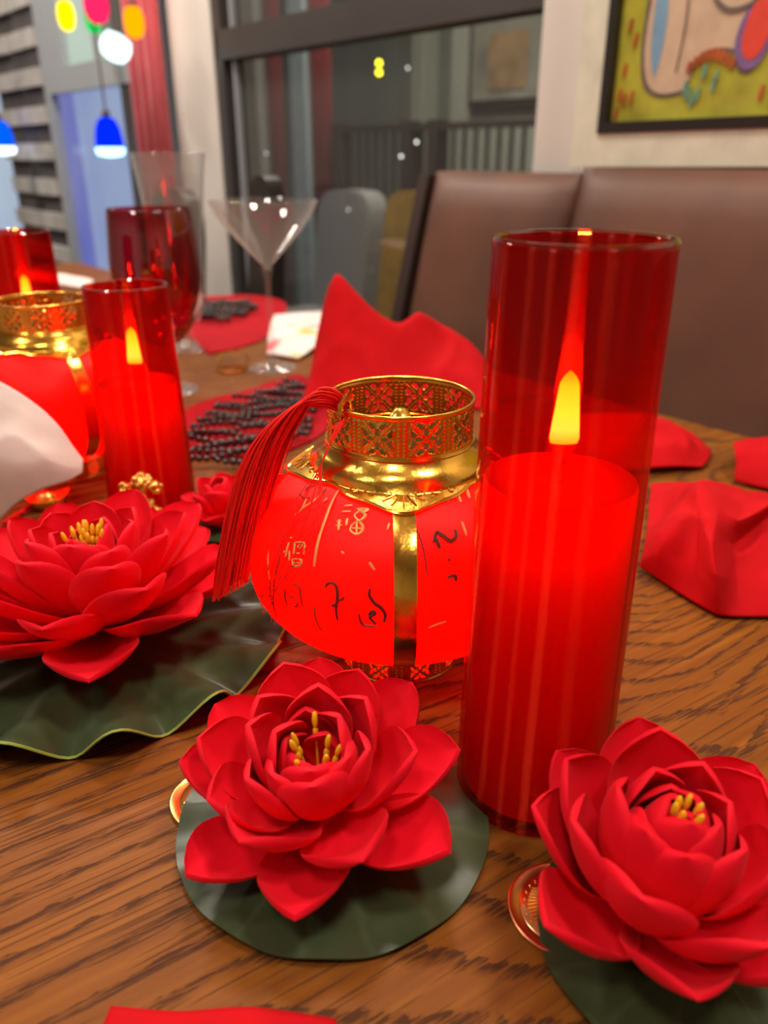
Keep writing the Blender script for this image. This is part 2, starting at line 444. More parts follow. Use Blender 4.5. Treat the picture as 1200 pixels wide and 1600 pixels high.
win2 = empty('window_2', W(1.30, 3.2, 0)); struct(win2)
b2 = W(1.30, 3.2, 0)
wpart('rail', M['metal_grey'], win2, 1.27, 1.35, 2.76, 3.66, TZ+0.515, TZ+0.600, b2)
wpart('sill', M['metal_grey'], win2, 1.27, 1.36, 2.76, 3.66, 0, 0.3, b2)
wpart('post', M['metal_grey'], win2, 1.27, 1.35, 2.76, 2.80, 0.3, CH, b2)
wpart('post', M['metal_grey'], win2, 1.27, 1.35, 3.56, 3.66, TZ+0.6, CH, b2)
wpart('post', M['metal_grey'], win2, 1.27, 1.35, 3.60, 3.66, 0.3, TZ+0.515, b2)
wpart('post', M['metal_grey'], win2, 1.275, 1.35, 3.08, 3.12, TZ+0.6, CH, b2)
wpart('post', M['metal_dark'], win2, 1.275, 1.35, 2.80, 2.93, 0.3, TZ+0.515, b2)
wpart('pane', M['pane_green'], win2, 1.30, 1.31, 3.12, 3.42, TZ+0.6, CH, b2)
wpart('pane', M['glass_win'], win2, 1.30, 1.31, 2.80, 3.08, TZ+0.6, CH, b2)
wpart('post', M['metal_grey'], win2, 1.275, 1.35, 3.42, 3.56, TZ+0.6, CH, b2)
wpart('pane', M['pane_blue'], win2, 1.30, 1.31, 2.93, 3.44, 0.3, TZ+0.515, b2)
wpart('pane', M['pane_violet'], win2, 1.30, 1.31, 3.44, 3.60, 0.3, TZ+0.515, b2)
win3 = empty('window_3', W(1.30, 5.0, 0)); struct(win3)
b3 = W(1.30, 5.0, 0)
wpart('pane', M['pane_sky'], win3, 1.30, 1.31, 4.27, 5.9, 0.3, CH, b3)
wpart('sill', M['metal_grey'], win3, 1.27, 1.36, 4.27, 5.9, 0, 0.3, b3)
wpart('post', M['metal_grey'], win3, 1.27, 1.36, 5.9, 6.1, 0, CH, b3)

# banded stone pier between those windows
M['stone_dark'] = pbr('stone_dark', (0.075, 0.066, 0.066), 0.9, var=0.3, vscale=8)
M['stone_pale'] = pbr('stone_pale', (0.46, 0.44, 0.42), 0.9, var=0.2, vscale=10)
pier = empty('wall_stone_pier', W(1.30, 3.96, 0)); struct(pier)
b4 = W(1.30, 3.96, 0)
wpart('core', M['stone_dark'], pier, 1.275, 1.40, 3.66, 4.27, 0, CH, b4)
for k in range(19):
    z0 = 0.05 + k * 0.139
    off = 0.0 if k % 2 else 0.09
    for s0, s1 in ((3.67, 3.90 + off), (3.92 + off, 4.26)):
        wpart('brick', M['stone_pale'], pier, 1.255 + random.uniform(-.006, .006), 1.28, s0, s1, z0, z0 + 0.066, b4)

# red curtain panel
mb = MB(); n = 36
top = []; bot = []
for i in range(n + 1):
    s_ = 2.52 + 0.225 * i / n
    d_ = 1.235 + 0.012 * math.sin(i * 1.25) + 0.005 * math.sin(i * 0.6)
    bot.append(W(d_, s_, 0.03)); top.append(W(d_, s_, CH - 0.04))
vs = bot + top
nb = n + 1
fs = [(i, i+1, nb+i+1, nb+i) for i in range(n)]
mb.add(vs, fs)
mb.v = [tuple(Vector(p) - W(1.235, 2.63, 0.03)) for p in mb.v]
cu = mb.build('curtain', cloth_mat('curtain_red', (0.60, 0.09, 0.11)), loc=W(1.235, 2.63, 0.03))
so = cu.modifiers.new('thick', 'SOLIDIFY'); so.thickness = 0.004
tag(cu, 'plain red curtain panel hanging beside the white wall pier', 'curtain')

# coloured pendant lamps hanging by the far windows
def pendant(label, D, S, z, r, h, col, strength, open_col=None, tilt=0.0):
    root = empty('pendant_lamp', W(D, S, TZ + z))
    tag(root, label, 'lamp', 'coloured pendant lamps by the far windows')
    if open_col is None:
        prof = [(0.25*r, h*.5), (0.8*r, h*.42), (r, h*.12), (0.98*r, -h*.15), (0.75*r, -h*.4), (0.35*r, -h*.5)]
    else:
        prof = [(0.2*r, h*.5), (0.6*r, h*.42), (0.85*r, h*.2), (0.97*r, -h*.1), (r, -h*.3)]
    Mx = Matrix.Rotation(tilt, 4, 'Y')
    m_ = MB(); m_.lathe(prof, 24, Mx, True, True)
    m_.build('shade', emit('lamp_' + label.split()[0], col, strength), root)
    if open_col:
        m_ = MB(); m_.lathe([(r*.99, -h*.3), (r*1.02, -h*.38), (r*.9, -h*.5), (r*.3, -h*.55)], 24, Mx, True, True)
        m_.build('bulb', emit('bulb_' + label.split()[0], open_col, 3.0), root)
    m_ = MB(); m_.tube([(0, 0, h*.5), (0, 0, CH - TZ - z)], 0.003, 6); m_.build('cord', M['black'], root)
    m_ = MB(); m_.lathe([(r*.28, h*.48), (r*.28, h*.62), (r*.1, h*.7)], 16, None, True, True); m_.build('cap', M['metal_dark'], root)
pendant('yellow glass pendant lamp, leftmost of the small coloured ones', 1.15, 3.00, 0.712, 0.028, 0.085, (1, .72, .0), 2.2)
pendant('green glass pendant lamp half behind the pink one', 1.17, 2.83, 0.690, 0.026, 0.085, (.0, .75, .12), 1.0)
pendant('pink glass pendant lamp at the top edge', 1.09, 2.60, 0.690, 0.036, 0.09, (1, .02, .12), 1.2)
pendant('orange glass pendant lamp in front of the red curtain', 1.15, 2.49, 0.643, 0.029, 0.08, (1, .30, .0), 1.8)
pendant('white glass pendant lamp hanging below the orange one', 1.12, 2.57, 0.585, 0.045, 0.075, (.72, 1, .97), 2.0, None, 0.5)
pendant('blue domed pendant lamp hanging low over the table end', 1.15, 2.78, 0.352, 0.046, 0.115, (.0, .02, .9), 1.3, (.45, .85, 1))
pendant('blue domed pendant lamp cut by the left edge of the picture', 1.15, 3.93, 0.365, 0.05, 0.13, (.0, .10, .95), 1.3, (.75, .95, 1))

# ------------------------------------------------------------------ what shows in the dark window, modelled as a terrace behind it
M['terrace_light'] = pbr('terrace_light_wall', (0.40, 0.42, 0.36), 0.9, var=0.08, vscale=2)
M['terrace_grey'] = pbr('terrace_grey', (0.34, 0.32, 0.31), 0.9)
M['terrace_red'] = cloth_mat('terrace_red', (0.30, 0.035, 0.045))
M['pale_blue'] = pbr('pale_blue_paint', (0.40, 0.47, 0.52), 0.8)
M['rail_dark'] = pbr('rail_dark', (0.05, 0.032, 0.030), 0.6)
M['mustard'] = pbr('mustard_fabric', (0.42, 0.24, 0.03), 0.8, var=0.2, vscale=15)
M['grey_fabric'] = pbr('grey_fabric', (0.34, 0.33, 0.33), 0.85)
def wthing(name, mat, D0, D1, S0, S1, z0, z1, label=None, cat=None, group=None):
    base = W((D0+D1)/2, (S0+S1)/2, z0)
    mb = MB(); wbox(mb, D0, D1, S0, S1, z0, z1)
    mb.v = [tuple(Vector(p) - base) for p in mb.v]
    o = mb.build(name, mat, None, smooth=False, loc=base)
    if label: tag(o, label, cat, group)
    return o
struct(wthing('wall_recess', M['terrace_light'], 3.14, 3.2, 2.2, 3.22, 0, CH))
struct(wthing('trim_1', M['terrace_light'], 3.10, 3.2, 3.38, 3.47, 0, CH))
struct(wthing('trim_2', M['terrace_grey'], 2.36, 2.44, 3.79, 4.14, 0, CH))
struct(wthing('trim_3', M['pale_blue'], 2.38, 2.44, 3.41, 3.53, 0, CH))
for s0, s1, lb in ((3.63, 3.75, 'dim red drape seen through the dark window, nearer the white pier'), (3.23, 3.38, 'dim red drape seen through the dark window beside the pale blue strip')):
    mb = MB(); n = 16; vs = []
    for z in (0.02, CH - 0.02):
        for i in range(n + 1): vs.append(W(2.40 + 0.012*math.sin(i*1.4), s0 + (s1-s0)*i/n, z))
    mb.add(vs, [(i, i+1, n+1+i+1, n+1+i) for i in range(n)])
    base = W(2.40, (s0+s1)/2, 0.02); mb.v = [tuple(Vector(p) - base) for p in mb.v]
    o = mb.build('drape', M['terrace_red'], loc=base); so = o.modifiers.new('thick', 'SOLIDIFY'); so.thickness = 0.004
    tag(o, lb, 'curtain')
# picture on the terrace wall
rt = empty('wall_picture', W(3.12, 2.80, TZ + 0.52)); tag(rt, 'dim dark framed picture behind the window glass', 'picture')
bb = W(3.12, 2.80, TZ + 0.52)
wpart('frame', M['rail_dark'], rt, 3.10, 3.135, 2.5, 3.06, TZ+0.50, TZ+0.92, bb)
wpart('canvas', pbr('dim_canvas', (0.26, 0.25, 0.21), 0.9, var=0.3, vscale=6), rt, 3.09, 3.10, 2.53, 3.03, TZ+0.53, TZ+0.89, bb)
wpart('print', pbr('dim_print', (0.34, 0.22, 0.12), 0.9, var=0.3, vscale=9), rt, 3.085, 3.09, 2.68, 2.92, TZ+0.57, TZ+0.80, bb)
# railing
rt = empty('terrace_railing', W(2.40, 2.55, 0)); tag(rt, 'dark metal railing with thin bars behind the window glass', 'railing')
bb = W(2.40, 2.55, 0)
wpart('rail', M['rail_dark'], rt, 2.38, 2.42, 1.9, 3.18, TZ+0.385, TZ+0.41, bb)
wpart('rail', M['rail_dark'], rt, 2.385, 2.415, 1.9, 3.18, TZ+0.05, TZ+0.07, bb)
for s_ in (2.50, 2.66, 3.14): wpart('post', M['rail_dark'], rt, 2.37, 2.43, s_, s_ + 0.06, 0, TZ+0.42, bb)
for k in range(20):
    s_ = 1.95 + k * 0.06
    wpart('bar', M['rail_dark'], rt, 2.395, 2.405, s_, s_ + 0.012, TZ+0.07, TZ+0.385, bb)
# chairs beyond the glass
def armchair(name, label, D, S, mat, wdt, hback):
    rt = empty(name, W(D, S, 0)); tag(rt, label, 'chair')
    bb = W(D, S, 0)
    wpart('seat', mat, rt, D-.26, D+.20, S-wdt, S+wdt, 0.28, 0.42, bb)
    mb = MB(); prof = []
    for i in range(13):
        a = PI * i / 12
        prof.append((wdt * math.copysign(abs(math.cos(a))**0.5, math.cos(a)), hback - 0.16 + 0.16 * math.sin(a)**0.6))
    prof = [(wdt, 0.40)] + prof + [(-wdt, 0.40)]
    mb.prism(prof, 0.16, 0.26, lambda x, y, d: W(D + d - 0.0 + (y-.4)*.12, S + x, y) - bb)
    mb.build('backrest', mat, rt)
    for sg in (-1, 1):
        for d_ in (-.24, .16): wpart('leg', M['rail_dark'], rt, D+d_-.02, D+d_+.02, S+sg*(wdt-.05)-.02, S+sg*(wdt-.05)+.02, 0, 0.28, bb)
armchair('armchair', 'mustard yellow armchair seen through the dark window', 1.95, 2.42, M['mustard'], 0.155, 0.92)
armchair('armchair', 'grey rounded armchair seen through the dark window', 1.95, 2.85, M['grey_fabric'], 0.18, 0.91)
# dots of light reflected in the glass, modelled as little bulbs behind it
def bulb(label, D, S, z, r, col, s, cat='light'):
    rt = empty('reflection_bulb', W(D, S, TZ + z)); tag(rt, label, cat, 'tiny bulbs standing in for reflections in the window glass')
    MB().ball((0,0,0), r, 12, 8).build('bulb', emit('bulb_glow', col, s), rt)
    MB().tube([(0,0,r*.8), (0,0,CH - TZ - z)], 0.0012, 5).build('cord', M['black'], rt)
rt = empty('reflection_bulb', W(2.0, 2.41, TZ + 0.585)); tag(rt, 'pair of touching yellow lights on one cord behind the glass', 'light', 'tiny bulbs standing in for reflections in the window glass')
for dz in (0, -.029): MB().ball((0, 0, dz), .010, 12, 8).build('bulb', emit('bulb_yellow', (1, .80, .02), 14), rt)
MB().tube([(0, 0, .008), (0, 0, CH - TZ - .585)], .0012, 5).build('cord', M['black'], rt)
bulb('tiny white light to the right of the yellow pair', 2.0, 2.26, 0.56, 0.004, (1, 1, .95), 6)
bulb('tiny white light above the left end of the banquette', 2.0, 2.29, 0.29, 0.005, (1, 1, .95), 7)
bulb('tiny white light between the two dark railing posts', 2.0, 2.21, 0.335, 0.005, (1, 1, .95), 7)
bulb('tiny white light above the cocktail glass', 2.0, 3.17, 0.30, 0.004, (1, 1, .95), 5)
bulb('tiny white light in front of the mustard armchair', 2.0, 2.60, 0.10, 0.004, (1, .95, .85), 5)
l = bpy.data.lights.new('terrace_fill', 'AREA'); l.shape = 'DISK'; l.size = 0.5; l.energy = 75; l.color = (1, .93, .82)  # added fill light without a fitting, brightens the space behind the window
o = bpy.data.objects.new('terrace_fill', l); COL.objects.link(o); o.location = W(2.0, 2.3, 2.66)

# ------------------------------------------------------------------ banquette, picture, dark chairs
rt = empty('banquette', W(1.1, 0.2, 0)); tag(rt, 'brown leather banquette with a panelled high back against the wall', 'bench')
bb = W(1.1, 0.2, 0)
def back_panel(S0, S1, mat, ztop):
    # reclined padded panel with rounded edges
    nu, nv = 22, 18; vs = []; fs = []
    for j in range(nv + 1):
        tv = j / nv
        for i in range(nu + 1):
            tu = i / nu
            e = min(tu, 1 - tu) * (S1 - S0); puff = 0.03 * (1 - math.exp(-e / 0.02))
            et = (1 - tv); puff *= (1 - math.exp(-et / 0.04)); puff *= (1 - math.exp(-tv / 0.03))
            z = 0.45 + (ztop - 0.45) * tv
            D = 1.035 + 0.135 * tv - puff
            vs.append(W(D, S0 + (S1 - S0) * tu, z) - bb)
    nn = len(vs)
    vs += [p + WN * 0.065 for p in vs]
    q = nu + 1
    for j in range(nv):
        for i in range(nu):
            a = j*q+i
            fs.append((a, a+1, a+q+1, a+q)); fs.append((nn+a, nn+a+q, nn+a+q+1, nn+a+1))
    for i in range(nu):
        a = nv*q+i; fs.append((a, a+1, nn+a+1, nn+a)); fs.append((i+1, i, nn+i, nn+i+1))
    for j in range(nv):
        a = j*q; fs.append((a, a+q, nn+a+q, nn+a)); a = j*q+nu; fs.append((a+q, a, nn+a, nn+a+q))
    MB().add(vs, fs).build('back_panel', mat, rt, angle=60)
back_panel(0.883, 1.232, M['leather'], TZ + 0.268)
back_panel(0.30, 0.878, M['leather'], TZ + 0.279)
back_panel(-0.30, 0.295, M['leather'], TZ + 0.281)
back_panel(-0.90, -0.305, M['leather'], TZ + 0.281)
wpart('backing', M['leather_dark'], rt, 1.205, 1.245, -0.9, 1.234, 0.1, TZ + 0.26, bb)
mb = MB(); mb.prism([(0.98, 0.0), (1.245, 0.0), (1.245, TZ+.262), (1.15, TZ+.262), (1.005, 0.46), (0.98, .46)], 1.234, 1.262, lambda x, y, d: W(x, d, y) - bb)
mb.build('end_panel', M['leather_dark'], rt, smooth=False)
wpart('seat', M['leather'], rt, 0.66, 1.06, -0.9, 1.234, 0.34, 0.46, bb)
wpart('plinth', M['leather_dark'], rt, 0.72, 1.06, -0.9, 1.234, 0.0, 0.34, bb)

# painting in a wide pale frame on the wall above the banquette
PB = W(1.21, 0.5, TZ + 0.277)
pic = empty('framed_painting', PB); tag(pic, 'colourful painting in a wide pale frame above the leather banquette', 'painting')
PT = R(-1.2)
def PW(x, y, d):     # x to the right along the wall from the lower left frame corner, y up, d out of the wall
    x2 = x * math.cos(PT) - y * math.sin(PT) * 0; y2 = y - x * math.sin(PT) * 0.5
    return W(1.215 - d, 0.928 - x2, TZ + 0.279 + y2) - PB
def pbox(name, mat, x0, x1, y0, y1, d0, d1, parent=pic):
    return MB().prism([(x0,y0),(x1,y0),(x1,y1),(x0,y1)], d0, d1, PW).build(name, mat, parent, smooth=False)
FW, FH = 0.95, 0.85
pbox('frame_board', M['frame_white'], 0, FW, 0, 0.055, -0.03, 0.018)
pbox('frame_board', M['frame_white'], 0, FW, FH-0.055, FH, -0.03, 0.018)
pbox('frame_board', M['frame_white'], 0, 0.050, 0.055, FH-0.055, -0.03, 0.018)
pbox('frame_board', M['frame_white'], FW-0.05, FW, 0.055, FH-0.055, -0.03, 0.018)
pbox('liner', M['black'], 0.050, FW-0.05, 0.050, 0.066, -0.02, 0.021)
pbox('liner', M['black'], 0.050, FW-0.05, FH-0.066, FH-0.050, -0.02, 0.021)
pbox('liner', M['black'], 0.050, 0.064, 0.066, FH-0.066, -0.02, 0.021)
pbox('liner', M['black'], FW-0.064, FW-0.05, 0.066, FH-0.066, -0.02, 0.021)
canvas = pbox('canvas', pbr('painted_green', (0.40, 0.38, 0.030), 0.7, var=0.35, vscale=14), 0.064, FW-0.064, 0.066, FH-0.066, -0.02, 0.004)
paint = {k: pbr('paint_' + k, c, 0.7, var=v, vscale=25) for k, c, v in (('beige', (0.62, 0.45, 0.30), .12), ('blue', (0.20, 0.36, 0.52), .15), ('red', (0.78, 0.06, 0.03), .1), ('purple', (0.22, 0.12, 0.30), .2), ('grey', (0.16, 0.12, 0.10), .3), ('rust', (0.48, 0.10, 0.02), .3), ('teal', (0.16, 0.34, 0.22), .2), ('cream', (0.66, 0.52, 0.46), .1))}
def blob(name, key, pts, d, closed=True):
    MB().prism([(p.x, p.y) for p in smooth_path([(x, y, 0) for x, y in pts + [pts[0]]], 6)[:-1]], 0.004, d, PW).build(name, paint[key], canvas, smooth=False)
blob('body_outline', 'grey', [(.116,.30),(.106,.20),(.108,.15),(.120,.112),(.150,.098),(.190,.102),(.196,.116),(.206,.142),(.228,.150),(.262,.146),(.272,.124),(.296,.128),(.33,.20),(.36,.34),(.36,.60),(.25,.70),(.14,.60),(.118,.40)], 0.0050)
blob('body', 'beige', [(.122,.30),(.113,.20),(.114,.152),(.126,.117),(.152,.103),(.188,.107),(.196,.122),(.204,.148),(.230,.157),(.266,.151),(.278,.132),(.296,.136),(.325,.20),(.352,.34),(.352,.59),(.25,.69),(.146,.59),(.124,.40)], 0.0055)
blob('stripe', 'blue', [(.128,.30),(.123,.22),(.124,.165),(.133,.130),(.137,.130),(.144,.16),(.146,.20),(.144,.24),(.150,.30),(.148,.36),(.136,.36)], 0.0060)
blob('ear_outline', 'purple', [(.266,.19),(.260,.165),(.264,.140),(.280,.126),(.298,.130),(.312,.155),(.335,.22),(.335,.29),(.310,.275),(.288,.235)], 0.0062)
blob('ear', 'red', [(.274,.19),(.270,.165),(.274,.146),(.284,.138),(.296,.142),(.306,.160),(.326,.22),(.326,.275),(.308,.26),(.290,.228)], 0.0068)
def stroke(key, pts, wd, name='brush_line'):
    m_ = MB()
    p2 = smooth_path([(x, y, 0) for x, y in pts], 6)
    q = []
    for i, p in enumerate(p2):
        tn = (p2[min(i+1, len(p2)-1)] - p2[max(i-1, 0)]).normalized(); nn = Vector((-tn.y, tn.x, 0)) * wd * (0.4 + 0.6*math.sin(PI*(i+.5)/len(p2)))
        q.append((p + nn, p - nn))
    poly = [(a.x, a.y) for a, b in q] + [(b.x, b.y) for a, b in reversed(q)]
    m_.prism(poly, 0.005, 0.0072, PW).build(name, paint[key], canvas, smooth=False)
stroke('grey', [(.206,.248),(.220,.219),(.241,.203),(.266,.203),(.290,.214)], 0.0034)
stroke('grey', [(.226,.243),(.246,.227),(.268,.229),(.288,.244)], 0.006)
stroke('grey', [(.166,.30),(.170,.255),(.176,.235),(.178,.19),(.172,.13)], 0.0016)
stroke('grey', [(.180,.29),(.183,.245),(.188,.225)], 0.0014)
for i in range(9):
    x = .192 + i * .0085; y = .137 + .014 * math.sin(i / 8 * PI)
    stroke('rust', [(x, y - .010), (x + .002, y), (x + .003, y + .006)], 0.0035, 'brush_dab')
for x, y, k in ((.082,.20,'rust'),(.094,.180,'rust'),(.076,.105,'rust'),(.085,.098,'rust'),(.098,.100,'rust'),(.072,.078,'rust'),(.080,.14,'rust'),(.218,.128,'teal'),(.236,.110,'teal'),(.238,.118,'teal'),(.196,.100,'teal'),(.204,.092,'teal'),(.212,.098,'teal'),(.190,.108,'teal'),(.31,.095,'rust'),(.33,.09,'rust')):
    stroke(k, [(x, y - .010), (x + .001, y), (x + .003, y + .010)], 0.0028, 'brush_dab')
for x in (.078, .088, .097): stroke('grey', [(x, .285), (x+.004, .268), (x+.006, .255)], 0.0022, 'brush_dab')

# dark dining chairs along the window side
def dark_chair(label, D, S, ztop, wd):
    rt = empty('dining_chair', W(D, S, 0)); tag(rt, label, 'chair', 'dark chairs on the window side')
    bb = W(D, S, 0)
    prof = [(wd*.85, 0.44)] + [(wd * math.copysign(abs(math.cos(a))**0.6, math.cos(a)), ztop - .12 + .12*math.sin(a)) for a in [PI*i/12 for i in range(13)]] + [(-wd*.85, 0.44)]
    MB().prism(prof, 0.0, 0.04, lambda x, y, d: W(D + d + (y-.44)*.08, S + x, y) - bb).build('backrest', M['black'], rt)
    wpart('seat', M['black'], rt, D-.36, D+.02, S-wd, S+wd, 0.40, 0.45, bb)
    for d_ in (-.34, -.02):
        for sg in (-1, 1): wpart('leg', M['black'], rt, D+d_-.015, D+d_+.015, S+sg*(wd-.03)-.015, S+sg*(wd-.03)+.015, 0, 0.40, bb)
dark_chair('black chair behind the tall clear glass, beside the white pier', 0.98, 1.66, TZ + 0.255, 0.05)
dark_chair('black chair behind the burgundy goblet, below the red curtain', 0.98, 2.12, TZ + 0.215, 0.13)

# ------------------------------------------------------------------ the table
tb = empty('dining_table', (0, 0, 0)); tag(tb, 'large oak dining table with strong dark grain', 'table')
mb = MB()
c = 0.006
pts = []
D0, D1, S0, S1 = -0.32, 0.888, -0.75, 2.5
def ringpts(ins, z): return [W(D0+ins, S0+ins, z), W(D1-ins, S0+ins, z), W(D1-ins, S1-ins, z), W(D0+ins, S1-ins, z)]
vs = ringpts(c, TZ) + ringpts(c*.3, TZ-c*.3) + ringpts(0, TZ-c) + ringpts(0, TZ-.035) + ringpts(c, TZ-.04)
fs = [(0,1,2,3)] + [(k*4+i, (k+1)*4+i, (k+1)*4+(i+1)%4, k*4+(i+1)%4) for k in range(4) for i in range(4)] + [(19,18,17,16)]
mb.add(vs, fs); mb.build('tabletop', M['wood'], tb, smooth=False)
for d_ in (-.22, .60):
    for s_ in (-.6, 2.35):
        mb = MB(); wbox(mb, d_-.04, d_+.04, s_-.04, s_+.04, 0, TZ-.04); mb.build('leg', M['wood'], tb, smooth=False)

# ------------------------------------------------------------------ candles
def candle(label, x, y, r0, r1, h, wax_h, power):
    root = empty('led_pillar_candle', (x, y, TZ)); tag(root, label, 'candle', 'red glass pillar candles')
    th = 0.0022
    prof = [(r0-.004, 0.0), (r0-.001, 0.0008), (r0, 0.004)] + [(r0+(r1-r0)*k/8, .004+(h-.006)*k/8) for k in range(1, 9)]
    prof += [(r1-.0003, h-.0006), (r1-th/2, h), (r1-th+.0003, h-.0006)]
    prof += [(r1-th+(r0-r1)*k/8, h-.002-(h-.009)*k/8) for k in range(9)] + [(r0-th-.003, .006)]
    g = MB().lathe(prof, 96, None, True, True).build('glass_sleeve', M['candle_glass'], root)
    m_ = MB(); m_.tube([((r1-th/2)*math.cos(2*PI*k/64), (r1-th/2)*math.sin(2*PI*k/64), h) for k in range(64)], 0.0014, 6, True)
    m_.build('rim', M['clear_rim'], g)
    rw0, rw1 = r0-.0034, r0+(r1-r0)*wax_h/h-.0032
    wax = MB().lathe([(rw0, .0075), (rw1, wax_h-.002), (rw1-.0008, wax_h), (rw1-.004, wax_h-.0012), (.003, wax_h-.0025)], 72, None, True, True).build('wax', M['wax'], root)
    MB().lathe([(.0016, wax_h-.004), (.0014, wax_h+.017)], 10, None, True, True).build('wick', M['thread'], root)
    fz = wax_h + 0.016; fh = 0.031
    prof = []
    for k in range(15):
        t_ = k/14
        wd = (0.0066-.0030*t_)*min(1, (1-t_)*6)**0.5 if t_ > 0 else 0.0058
        prof.append((max(wd, .0004), fh*t_))
    fm = MB().lathe(prof, 24, Matrix.Diagonal((1, .42, 1, 1)), True, True)
    fm.build('flame', M['flame'], root, loc=(0, 0, fz))
    l = bpy.data.lights.new('candle_led', 'POINT'); l.energy = power; l.color = (1, .16, .04); l.shadow_soft_size = 0.008
    o = bpy.data.objects.new('candle_led', l); COL.objects.link(o); o.parent = root; o.location = (0, 0, wax_h - 0.010)
    return root
candle('tall red glass pillar candle in front, right of the lantern', 0.0765, 0.317, 0.0385, 0.0350, 0.270, 0.172, 0.085)
candle('shorter red glass candle behind the gold figurine', -0.215, 0.672, 0.0395, 0.0345, 0.200, 0.119, 0.08)
candle('red glass candle behind the far lantern, cut by the left edge', -0.414, 0.935, 0.0395, 0.036, 0.220, 0.126, 0.12)

